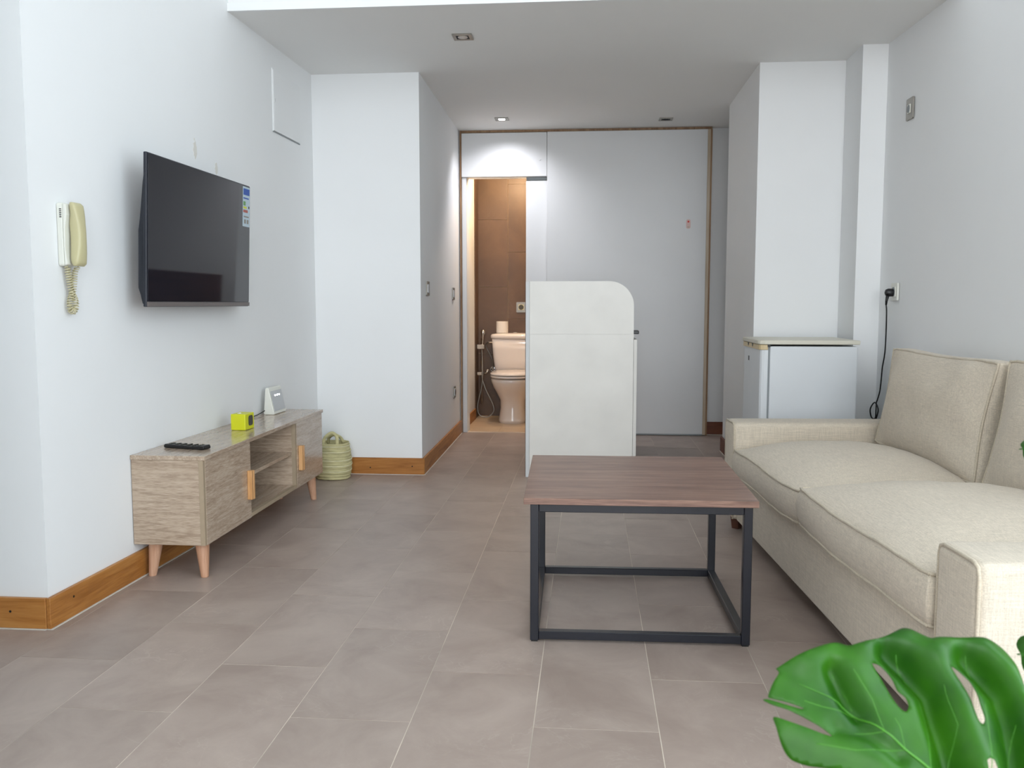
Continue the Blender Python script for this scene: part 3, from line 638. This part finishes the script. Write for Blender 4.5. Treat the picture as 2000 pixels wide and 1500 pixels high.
for k, (ya, yb) in enumerate(((YF+0.021, 5.655), (5.66, 6.26))):
    dd = obj('cabinet_door', bx((X1+0.002, X1+0.021, ya, yb, 0.012 if k == 0 else 0.10, 0.797)), 'white_c', t, origin=O, bevel=0.001, segs=1)
    obj('door_handle', bx((X1+0.0215, X1+0.026, yb-0.05, yb-0.035, 0.6, 0.75)), 'steel', dd, origin=O)
hb = thing('hob', 'black edge of the hob overhanging the kitchen counter', 'hob', (0.10, 5.45, 0.8245))
obj('glass_top', bx((-0.20, 0.175, -0.25, 0.25, 0.0, 0.006)), 'black', hb, bevel=0.002)
obj('control_edge', bx((0.13, 0.183, -0.38, -0.27, 0.003, 0.023)), 'black', hb, bevel=0.004)
obj('burner_ring', lathe([(0.075, 0.0062), (0.075, 0.0068)], -0.02, -0.1, 28), 'darkgrey', hb)

# ------------------------------------------------------------------ FRIDGE (door faces left)
FY0, FY1 = 4.50, 4.985; FX = 0.895
t = thing('mini_fridge', 'white undercounter fridge with cream lid standing before the pier', 'fridge', (1.12, 4.74, 0)); O = (1.12, 4.74, 0)
obj('body', bx((FX+0.004, 1.325, FY0, FY1, 0.03, 0.788)), 'fr_white', t, origin=O, bevel=0.006)
obj('gasket', bx((FX-0.004, FX+0.0035, FY0+0.008, FY1-0.008, 0.05, 0.785)), 'gasket', t, origin=O)
# rounded door
dp = [(FX-0.005, FY0+0.002), (FX-0.022, FY0+0.002), (FX-0.034, FY0+0.006), (FX-0.041, FY0+0.016), (FX-0.043, FY0+0.03), (FX-0.043, FY1-0.03), (FX-0.041, FY1-0.016), (FX-0.034, FY1-0.006), (FX-0.022, FY1-0.002), (FX-0.005, FY1-0.002)]
dr = obj('door', prism(dp, 0.05, 0.770), 'fr_white', t, origin=O)
cp = [(x - (0.006 if x < FX-0.02 else 0), y) for x, y in dp]
obj('door_handle', prism(cp, 0.7705, 0.7955), 'fr_gold', dr, origin=O, bevel=0.002)
for yy in (4.80, 4.68): obj('grip_notch', extr([(yy-0.02, 0.7958), (yy+0.02, 0.7958), (yy, 0.778)], 'x', FX-0.0505, FX-0.0492), 'darkgrey', dr, origin=O)
obj('badge', bx((FX-0.0445, FX-0.0432, 4.80, 4.825, 0.70, 0.724)), 'black', dr, origin=O)
obj('lid', prism([(FX-0.052, FY0+0.03), (FX-0.045, FY0+0.008), (FX-0.02, FY0-0.002), (1.335, FY0-0.002), (1.335, FY1+0.004), (FX-0.045, FY1+0.004), (FX-0.052, FY1-0.02)], 0.797, 0.818), 'fr_lid', t, origin=O, bevel=0.004)
obj('hinge', bx((FX-0.008, FX+0.004, FY0-0.003, FY0+0.004, 0.785, 0.7965)), 'black', t, origin=O)
for x in (0.93, 1.29):
    for y in (4.54, 4.94): obj('foot', lathe([(0.02, 0.0), (0.02, 0.0295)], x, y, 12), 'black', t, origin=O)

# socket, plug and cable on the right wall
ys = 4.52; xs = XR(ys)
sk = plate('socket', 'white wall socket holding the black plug', 'socket', (xs-0.0005, ys, 1.058), '-x', 0.085, 0.085, 'ivory', 'ivory', 0.6, th=0.01, kind='socket')
t = thing('power_cord', 'black plug and hanging power cord, tied in a loop at its end', 'cord', (xs-0.016, ys, 1.058))
obj('plug', add_loft(bmesh.new(), [[(x, 0.018*sc*cos(2*pi*i/18), 0.020*sc*sin(2*pi*i/18)-0.004) for i in range(18)] for x, sc in ((0, 1), (-0.022, 1), (-0.034, 0.75), (-0.038, 0.3))]), 'black', t, smooth=True, bevel=0.002)
obj('cord_sleeve', tube([(-0.024, 0, -0.018), (-0.027, 0.004, -0.045), (-0.027, 0.008, -0.065)], 0.006, 10, rads=[.009, .0065, .0045]), 'black', t, smooth=True)
cord = [(-0.027, 0.008, -0.06), (-0.022, 0.012, -0.10), (-0.015, 0.03, -0.20), (-0.012, 0.045, -0.30), (-0.012, 0.075, -0.38), (-0.012, 0.085, -0.44), (-0.012, 0.10, -0.50), (-0.012, 0.13, -0.545), (-0.014, 0.14, -0.565),
        (-0.018, 0.13, -0.60), (-0.014, 0.15, -0.645), (-0.022, 0.185, -0.645), (-0.034, 0.17, -0.60), (-0.022, 0.14, -0.563), (-0.012, 0.115, -0.60), (-0.022, 0.13, -0.66), (-0.026, 0.17, -0.68), (-0.024, 0.19, -0.75)]
obj('cord', tube(spline(cord, 8), 0.0035, 8), 'black', t, smooth=True)

# ------------------------------------------------------------------ COFFEE TABLE
t = thing('coffee_table', 'low coffee table with walnut top on a dark box-shaped metal frame', 'table', (0.148, 2.887, 0), radians(1.1))
hw, hd, tt, TH = 0.3215, 0.334, 0.025, 0.417
obj('tabletop', prism([(-0.340, -0.352), (0.334, -0.355), (0.352, 0.385), (-0.346, 0.385)], TH+0.001, TH+0.020), 'walnut', t, bevel=0.001, segs=1)
for sx in (-1, 1):
    for sy in (-1, 1):
        x0 = sx*hw; y0 = sy*hd; xs_ = sorted((x0, x0-sx*tt)); ys_ = sorted((y0, y0-sy*tt))
        lg = obj('leg', bx((xs_[0], xs_[1], ys_[0], ys_[1], 0.004, TH)), 'steel_b', t, bevel=0.0015, segs=1)
        obj('foot_pad', bx((xs_[0]+.003, xs_[1]-.003, ys_[0]+.003, ys_[1]-.003, 0.0, 0.004)), 'black', lg)
for z0 in (0.008, TH-tt):
    for sy in (-1, 1):
        ys_ = sorted((sy*hd, sy*(hd-tt))); obj('rail', bx((-hw+tt+.0004, hw-tt-.0004, ys_[0], ys_[1], z0, z0+tt-0.0006)), 'steel_b', t, bevel=0.0015, segs=1)
    for sx in (-1, 1):
        xs_ = sorted((sx*hw, sx*(hw-tt))); obj('rail', bx((xs_[0], xs_[1], -hd+tt+.0004, hd-tt-.0004, z0, z0+tt-0.0006)), 'steel_b', t, bevel=0.0015, segs=1)

# ------------------------------------------------------------------ SOFA
sofa = thing('sofa', 'two-seat sofa in cream linen with box cushions and low square arms', 'sofa', (0.622, 4.03, 0), radians(3.32))
def rbox(x0, x1, y0, y1, z0, z1, r, seg=4):
    bm = bx((x0, x1, y0, y1, z0, z1)); bmesh.ops.bevel(bm, geom=bm.edges[:], offset=r, segments=seg, profile=0.5, affect='EDGES'); return bm
obj('base', rbox(0.012, 0.84, -2.12, -0.18, 0.062, 0.30, 0.008), 'fab', sofa, smooth=True)
obj('back', rbox(0.74, 0.885, -2.29, -0.01, 0.065, 0.775, 0.035), 'fab', sofa, smooth=True)
def arm(y0, y1, zt):
    o = obj('arm', rbox(-0.008, 0.86, y0, y1, 0.062, zt, 0.022, 5), 'fab', sofa, smooth=True)
    r = 0.006
    pr = [(-0.009+0.006, y0+r, 0.066), (-0.009+0.006, y0+r, zt-0.03), (-0.003, y0+0.012, zt-0.010), (-0.003, y0+0.03, zt-0.003), (-0.003, y1-0.03, zt-0.003), (-0.003, y1-0.012, zt-0.010), (-0.003, y1-r, zt-0.03), (-0.003, y1-r, 0.066)]
    obj('piping', tube(pr, 0.0042, 8), 'pipe', o, smooth=True)
    return o
arm(-0.178, 0.0, 0.488); arm(-2.305, -2.122, 0.503)
for x in (0.03, 0.78):
    for y in (-0.07, -2.22):
        obj('foot', lathe([(0.022, 0.0), (0.03, 0.0615)], x+0.01, y, 4), 'brownfoot', sofa)

def cushion(L, W, h, crown, pinch, wr=0.003, nx=22, ny=22, seed=0, sag=0.0):
    """box cushion centred at origin: x length L, y width W, thickness h; crowned faces, waisted edges"""
    bm = bmesh.new(); rnd = random.Random(seed); o1 = rnd.random()*50
    def edge(u, v):
        x = L/2*u*(1 - pinch*(1-v*v)*abs(u)**4); y = W/2*v*(1 - pinch*(1-u*u)*abs(v)**4)
        c = (abs(u)*abs(v))**6*0.012; return x - math.copysign(c, u), y - math.copysign(c, v)
    def layer(sgn):
        g = []
        for j in range(ny+1):
            row = []
            for i in range(nx+1):
                u = sin(pi/2*(2*i/nx-1)); v = sin(pi/2*(2*j/ny-1))
                x, y = edge(u, v)
                k = (1-abs(u)**2.6)*(1-abs(v)**2.6)
                z = h/2 + crown*k**0.8 + wr*noise.noise(Vector((x*9+o1, y*9, sgn*3)))*(1-max(abs(u), abs(v))**8)*2
                row.append(bm.verts.new((x, y, sgn*z)))
            g.append(row)
        return g
    T, B = layer(1), layer(-1)
    for j in range(ny):
        for i in range(nx):
            bm.faces.new((T[j][i], T[j][i+1], T[j+1][i+1], T[j+1][i])); bm.faces.new((B[j][i], B[j+1][i], B[j+1][i+1], B[j][i+1]))
    def loop(g): return [g[0][i] for i in range(nx+1)] + [g[j][nx] for j in range(1, ny+1)] + [g[ny][i] for i in range(nx-1, -1, -1)] + [g[j][0] for j in range(ny-1, 0, -1)]
    lt, lb = loop(T), loop(B); n = len(lt); rows = [lt]
    for q in (0.2, 0.5, 0.8):
        rr = []
        for a, b in zip(lt, lb):
            p = a.co.lerp(b.co, q); d = Vector((p.x/(L/2), p.y/(W/2), 0)); m_ = max(abs(d.x), abs(d.y)); d = Vector((d.x if abs(d.x) > .97*m_ else 0, d.y if abs(d.y) > .97*m_ else 0, 0))
            rr.append(bm.verts.new(p + d*0.012*sin(pi*q)))
        rows.append(rr)
    rows.append(lb)
    for a, b in zip(rows[:-1], rows[1:]):
        for i in range(n): bm.faces.new((a[i], b[i], b[(i+1) % n], a[(i+1) % n]))
    seams = []
    for l_ in (lt, lb): seams.append([v.co.copy() for v in l_] + [l_[0].co.copy()])
    return bm, seams
def put_cushion(name, Mx, *a, post=None, **k):
    bm, seams = cushion(*a, **k)
    f = (lambda p: post(Mx @ p)) if post else (lambda p: Mx @ p)
    for v in bm.verts: v.co = f(v.co)
    o = obj(name, bm, 'fab', sofa, smooth=True)
    for s_ in seams:
        rr = [f(p) for p in s_]
        wv = [p + Vector((0, 0, 0.0012*sin(i*1.9))) for i, p in enumerate(rr)]
        obj('piping', tube(wv, 0.0045, 7), 'pipe', o, smooth=True)
    return o
def seat_post(p):
    t_ = (-0.18 - p.y)/1.95
    q = p.copy(); q.z += 0.028*t_
    # lower front seam follows the sag of the cushions at the far end
    if p.x < 0.1: q.z += 0.004*sin(p.y*9)
    return q
put_cushion('seat_cushion', Matrix.Translation((0.325, -0.664, 0.325)), 0.68, 0.962, 0.105, 0.080, 0.006, post=seat_post, seed=1)
put_cushion('seat_cushion', Matrix.Translation((0.325, -1.632, 0.335)), 0.69, 0.962, 0.115, 0.082, 0.006, post=seat_post, seed=2)
# back cushions: width along y, height along z, leaning back
def back_m(yc, tilt, yaw=0.0, dx=0.0):
    return Matrix.Translation((0.662+dx, yc, 0.608)) @ Matrix.Rotation(yaw, 4, 'Z') @ Matrix.Rotation(tilt, 4, 'Y') @ Matrix(((0, 0, 1, 0), (1, 0, 0, 0), (0, 1, 0, 0), (0, 0, 0, 1)))
put_cushion('back_cushion', back_m(-0.675, radians(9), -0.03, -0.02), 0.925, 0.415, 0.085, 0.052, 0.075, seed=3, wr=0.007)
put_cushion('back_cushion', back_m(-1.640, radians(10), -0.03, -0.035), 0.95, 0.435, 0.10, 0.050, 0.075, seed=4, wr=0.007)

# ------------------------------------------------------------------ MONSTERA
P0 = Vector((0.2661, 0.8261, 0.6136)); LU = Vector((0.99049, 0.13757, 0)); LW = Vector((-0.09471, 0.68191, 0.72528)); LN = Vector((0.09978, -0.71839, 0.68845))
outline = [(-0.0775,0.0498),(-0.063,0.0567),(-0.0427,0.0648),(-0.0195,0.0713),(-0.0104,0.0706),(-0.0021,0.067),(0.0213,0.0728),(0.0418,0.0788),(0.0563,0.0849),(0.0642,0.0851),(0.0699,0.083),(0.0759,0.0773),(0.0806,0.0727),(0.0908,0.0749),(0.1037,0.0759),(0.1228,0.0763),(0.1385,0.076),(0.1471,0.0738),(0.1536,0.0702),(0.1585,0.0645),(0.1612,0.0574),(0.162,0.0496),(0.1614,0.0404),(0.1597,0.0269),(0.1569,0.0049),(0.1594,-0.0179),(0.1696,-0.0388),(0.1695,-0.0654),(0.1542,-0.0905),(0.1325,-0.1083),(0.1095,-0.1137),(0.0915,-0.1072),(0.0794,-0.0884),(0.0651,-0.0818),(0.0475,-0.0762),(0.0334,-0.0682),(0.0173,-0.0614),(-0.0018,-0.0544),(-0.0273,-0.0445),(-0.046,-0.0401),(-0.0622,-0.0367),(-0.0713,-0.0334),(-0.0776,-0.0299),(-0.0824,-0.023),(-0.0855,-0.0147),(-0.0874,-0.0036),(-0.0882,0.0056),(-0.0762,0.0004),(-0.0602,-0.0059),(-0.0471,-0.0115),(-0.0377,-0.0145),(-0.0435,-0.0088),(-0.0584,0.0014),(-0.0674,0.0066),(-0.0766,0.0115),(-0.086,0.0156),(-0.0951,0.0211),(-0.0912,0.0219),(-0.0837,0.0191),(-0.0729,0.0146),(-0.0619,0.0111),(-0.0596,0.0117),(-0.0723,0.017),(-0.0875,0.0221),(-0.0899,0.0244),(-0.0861,0.0316),(-0.0816,0.0382),(-0.0755,0.0456)]
holes = [[(0.0145,0.0497),(0.0234,0.0487),(0.0294,0.0433),(0.0327,0.0342),(0.034,0.0238),(0.0397,0.0178),(0.0403,0.0105),(0.0382,0.0062),(0.0346,0.0042),(0.0295,0.0093),(0.0252,0.0196),(0.0217,0.0329),(0.0173,0.0436)],
 [(0.0903,0.0443),(0.0984,0.0433),(0.1037,0.0409),(0.1104,0.034),(0.1121,0.022),(0.1102,0.0089),(0.1096,-0.0026),(0.1076,-0.0068),(0.104,-0.0098),(0.1003,-0.0097),(0.0985,-0.0066),(0.0981,0.0005),(0.0979,0.0165),(0.0951,0.0298)],
 [(0.092,-0.0436),(0.0955,-0.042),(0.0997,-0.0424),(0.1015,-0.0451),(0.1013,-0.057),(0.0946,-0.0634),(0.0914,-0.0568)]]
mid = [(-0.0879,0.0473),(-0.0513,0.0301),(-0.0246,0.0178),(-0.0083,0.0045),(0.0108,-0.0129),(0.0278,-0.0285),(0.0478,-0.0464),(0.0822,-0.0772),(0.1091,-0.0979)]
valleys = [[(-0.0231,0.0459),(-0.017,0.0293),(-0.0136,0.0146),(-0.0078,0.0037)], [(0.035,0.0616),(0.0517,0.0459),(0.066,0.0201),(0.0652,-0.0086),(0.0677,-0.0429),(0.0781,-0.0694)], [(0.1157,0.0568),(0.1284,0.0412),(0.1381,0.0185),(0.1357,-0.0103),(0.1279,-0.0445),(0.1202,-0.0705)], [(-0.0315,-0.0077),(-0.0041,-0.0139),(0.0185,-0.035)]]
ridges = [[(-0.0515,0.0542),(-0.0225,0.0597),(-0.0054,0.044),(0.0042,0.0142),(0.0194,-0.0089)], [(0.0113,0.0652),(0.0574,0.0737),(0.0796,0.0514),(0.0904,0.0123),(0.0894,-0.0231),(0.0899,-0.0568)], [(0.0895,0.0667),(0.1368,0.0673),(0.1511,0.0437),(0.1517,0.0109),(0.1449,-0.0314),(0.1343,-0.0709)],
 [(-0.0768,0.0366),(-0.0465,0.0256),(-0.0142,0.0018),(0.0083,-0.0211)], [(-0.0717,0.0074),(-0.0453,-0.0046),(-0.0258,-0.0134)], [(-0.0785,-0.0094),(-0.0503,-0.0238),(-0.01,-0.0343),(0.0223,-0.0458)]]
def sd(p, pl_):
    best = 9; sg = 1
    for a, b in zip(pl_[:-1], pl_[1:]):
        ax, ay = a; bx_, by = b; dx, dy = bx_-ax, by-ay; t_ = max(0, min(1, ((p[0]-ax)*dx+(p[1]-ay)*dy)/(dx*dx+dy*dy)))
        qx, qy = p[0]-ax-t_*dx, p[1]-ay-t_*dy; d = math.hypot(qx, qy)
        if d < best: best = d; sg = 1 if dx*qy-dy*qx > 0 else -1
    return best, sg
def inside(p, poly):
    c = False; n = len(poly); j = n-1
    for i in range(n):
        if (poly[i][1] > p[1]) != (poly[j][1] > p[1]) and p[0] < (poly[j][0]-poly[i][0])*(p[1]-poly[i][1])/(poly[j][1]-poly[i][1])+poly[i][0]: c = not c
        j = i
    return c
def smooth2(poly, k=4):
    pts = spline([Vector((x, y, 0)) for x, y in poly+[poly[0]]], k); return [(p.x, p.y) for p in pts[:-1]]
def leaf_mesh(outl, hol, hfun, to3d, step=0.0035):
    loops = [smooth2(outl, 3)] + [smooth2(h, 3) for h in hol]
    vs, es = [], []
    for lp in loops:
        b0 = len(vs); vs += [Vector(p) for p in lp]; es += [(b0+i, b0+(i+1) % len(lp)) for i in range(len(lp))]
    xs = [p[0] for p in loops[0]]; ys = [p[1] for p in loops[0]]; j = 0
    y = min(ys)
    while y < max(ys):
        x = min(xs) + (step/2 if j % 2 else 0)
        while x < max(xs):
            if inside((x, y), loops[0]) and not any(inside((x, y), h) for h in loops[1:]):
                if min(sd((x, y), lp+[lp[0]])[0] for lp in loops) > step*0.5: vs.append(Vector((x, y)))
            x += step
        y += step*0.87; j += 1
    v2, e2, f2, *_ = geometry.delaunay_2d_cdt(vs, es, [], 0, 1e-6)
    bm = bmesh.new(); nv = [bm.verts.new(to3d(p.x, p.y, hfun((p.x, p.y)))) for p in v2]
    for f in f2:
        c = sum((v2[i] for i in f), Vector((0, 0)))/len(f)
        if inside(c, loops[0]) and not any(inside(c, h) for h in loops[1:]):
            try: bm.faces.new([nv[i] for i in f])
            except ValueError: pass
    for v in [v for v in bm.verts if not v.link_faces]: bm.verts.remove(v)
    return bm
def hmain(p):
    dm, sg = sd(p, mid)
    h = 0.010*math.exp(-(dm/0.02)**2)*-1
    for k, v in enumerate(valleys):
        d, s2 = sd(p, v); h -= (0.013, 0.020, 0.020, 0.006)[k]*math.exp(-(d/(0.009, 0.012, 0.013, 0.008)[k])**2)
    for k, v in enumerate(ridges):
        d, s2 = sd(p, v); h += (0.006, 0.012, 0.012, 0.005, 0.003, 0.005)[k]*math.exp(-(d/0.016)**2)
    if sg < 0: h -= 0.35*dm          # lower half folds down from the midrib
    else: h -= 0.5*dm*dm
    return h
def leaf_material():
    m = bpy.data.materials.new('monstera_leaf'); m.use_nodes = True; nt = m.node_tree; N = nt.nodes; Lk = nt.links; b = N['Principled BSDF']
    b.inputs['Roughness'].default_value = 0.42; b.inputs['Specular IOR Level'].default_value = 0.32; b.inputs['Coat Weight'].default_value = 0.0; b.inputs['Coat Roughness'].default_value = 0.3
    tc = N.new('ShaderNodeTexCoord'); nz = N.new('ShaderNodeTexNoise'); nz.inputs['Scale'].default_value = 18; nz.inputs['Detail'].default_value = 4
    Lk.new(tc.outputs['Object'], nz.inputs[0]); r = N.new('ShaderNodeValToRGB'); e = r.color_ramp.elements
    e[0].position = .3; e[0].color = lin((24, 76, 4)); e[1].position = .72; e[1].color = lin((52, 112, 10)); Lk.new(nz.outputs[0], r.inputs[0])
    Lk.new(r.outputs[0], b.inputs['Base Color'])
    tr = N.new('ShaderNodeBsdfTranslucent'); tr.inputs[0].default_value = lin((70, 160, 10)); ms = N.new('ShaderNodeMixShader'); ms.inputs[0].default_value = 0.22
    out = N['Material Output']; Lk.new(b.outputs[0], ms.inputs[1]); Lk.new(tr.outputs[0], ms.inputs[2]); Lk.new(ms.outputs[0], out.inputs[0])
    return m
M['leaf'] = leaf_material()
M['vein'] = mat('leaf_vein', (66, 134, 26), 0.4)
plant = thing('monstera_plant', 'potted monstera with large split glossy green leaves in the foreground', 'plant', (0.62, 0.80, 0))
PO = Vector((0.62, 0.80, 0))
to3 = lambda x, y, h: P0 + LU*x + LW*y + LN*h - PO
lf = obj('leaf', leaf_mesh(outline, holes, hmain, to3), 'leaf', plant, smooth=True)
md = lf.modifiers.new('t', 'SOLIDIFY'); md.thickness = 0.0006; md.offset = 0
def on_leaf(pl_, lift=0.0006):
    out = []
    for a, b in zip(pl_[:-1], pl_[1:]):
        for k in range(6):
            q = (a[0]+(b[0]-a[0])*k/6, a[1]+(b[1]-a[1])*k/6); out.append(to3(q[0], q[1], hmain(q)+lift))
    return out
mid_in = [(-0.0600,0.0340),(-0.0246,0.0178),(-0.0083,0.0045),(0.0108,-0.0129),(0.0278,-0.0285),(0.0478,-0.0464),(0.0822,-0.0772),(0.1091,-0.0979)]
pts_ = on_leaf(mid_in); obj('midrib', tube(pts_, 0.001, 6, rads=[0.0003+0.0014*i/len(pts_) for i in range(len(pts_))]), 'vein', lf, smooth=True)
side = [[(-0.0083,0.0045),(-0.012,0.022),(-0.024,0.050)], [(0.0108,-0.0129),(0.006,0.015),(-0.008,0.050)], [(0.0278,-0.0285),(0.026,-0.01),(0.022,0.0)], [(0.0478,-0.0464),(0.057,0.0),(0.055,0.03),(0.045,0.068)],
        [(0.063,-0.06),(0.080,-0.01),(0.079,0.035)], [(0.0822,-0.0772),(0.103,-0.03),(0.124,0.03),(0.119,0.068)], [(0.0950,-0.0880),(0.12,-0.05),(0.147,0.0)], [(-0.0083,0.0045),(-0.04,0.012),(-0.06,0.02)], [(0.0108,-0.0129),(-0.02,-0.012)], [(0.0278,-0.0285),(-0.02,-0.028),(-0.06,-0.018)], [(0.0478,-0.0464),(0.01,-0.048)]]
for v in side: obj('side_vein', tube(on_leaf(v, 0.0002), 0.0004, 5), 'vein', lf, smooth=True)
# further leaves of the same plant, mostly outside the frame
def gleaf(tip, base, up, size):
    """generic split leaf between base and tip"""
    a = (Vector(tip)-Vector(base)); Ln = a.length; a.normalize(); b = Vector(up).cross(a).normalized(); n_ = a.cross(b)
    out = [(0.0, 0.06)]
    k = 7; right = []
    for i in range(k):
        s0 = (i+0.15)/k; s1 = (i+0.92)/k
        wd = lambda s_: 0.46*sin(pi*min(1, 0.12+s_*0.9))**0.8*(1-0.25*s_)
        right += [(s0+0.06, wd(s0)), ((s0+s1)/2+0.07, wd((s0+s1)/2)*1.02), (s1+0.06, wd(s1))]
        if i < k-1: right.append((s1+0.02, wd(s1)*0.45))
    right = [(min(x, 0.985), y) for x, y in right]
    poly = [(-0.02, 0.04)] + right + [(1.0, 0.0)] + [(x, -y) for x, y in right[::-1]] + [(-0.02, -0.04)]
    poly = [(x*Ln, y*Ln*size) for x, y in poly]
    f = lambda p: -0.5*abs(p[1])*0.5 - 0.25*(p[0]/Ln)**2*Ln*0.3
    B = Vector(base)
    bm = bmesh.new()
    top = leaf_mesh(poly, [], f, lambda x, y, h: B + a*x + b*y + n_*h - PO, step=0.012)
    bm.free(); o = obj('leaf', top, 'leaf', plant, smooth=True)
    m2 = o.modifiers.new('t', 'SOLIDIFY'); m2.thickness = 0.0006; m2.offset = 0
    return o
gleaf((0.556, 1.19, 0.829), (0.82, 1.10, 0.86), (0.2, -0.5, 0.85), 0.9)
gleaf((0.474, 0.984, 0.630), (0.74, 0.95, 0.62), (0.1, -0.55, 0.8), 0.9)
gleaf((0.95, 0.45, 0.60), (0.74, 0.70, 0.66), (0, 0, 1), 0.9)
base_main = to3(0.1091, -0.0979, hmain((0.1091, -0.0979)))
for e_pt in (base_main, Vector((0.82, 1.10, 0.86))-PO, Vector((0.74, 0.95, 0.62))-PO, Vector((0.74, 0.70, 0.66))-PO):
    st_ = Vector((e_pt.x*0.06, e_pt.y*0.06, 0.205)); m1 = st_.lerp(e_pt, 0.5) + Vector((0, 0, 0.03))
    pp = spline([st_, m1, e_pt], 10); obj('petiole', tube(pp, 0.005, 8, rads=[0.007-0.003*i/len(pp) for i in range(len(pp))]), 'stem', plant, smooth=True)
bm = lathe([(0.10, 0.0), (0.105, 0.004), (0.135, 0.23), (0.138, 0.24), (0.128, 0.24), (0.122, 0.20), (0.02, 0.199)], n=32); obj('pot', bm, 'terracotta', plant, smooth=True, bevel=0.001)
obj('soil', lathe([(0.118, 0.2005), (0.115, 0.207), (0.06, 0.212), (0.01, 0.210)], n=32), 'soil', plant, smooth=True)
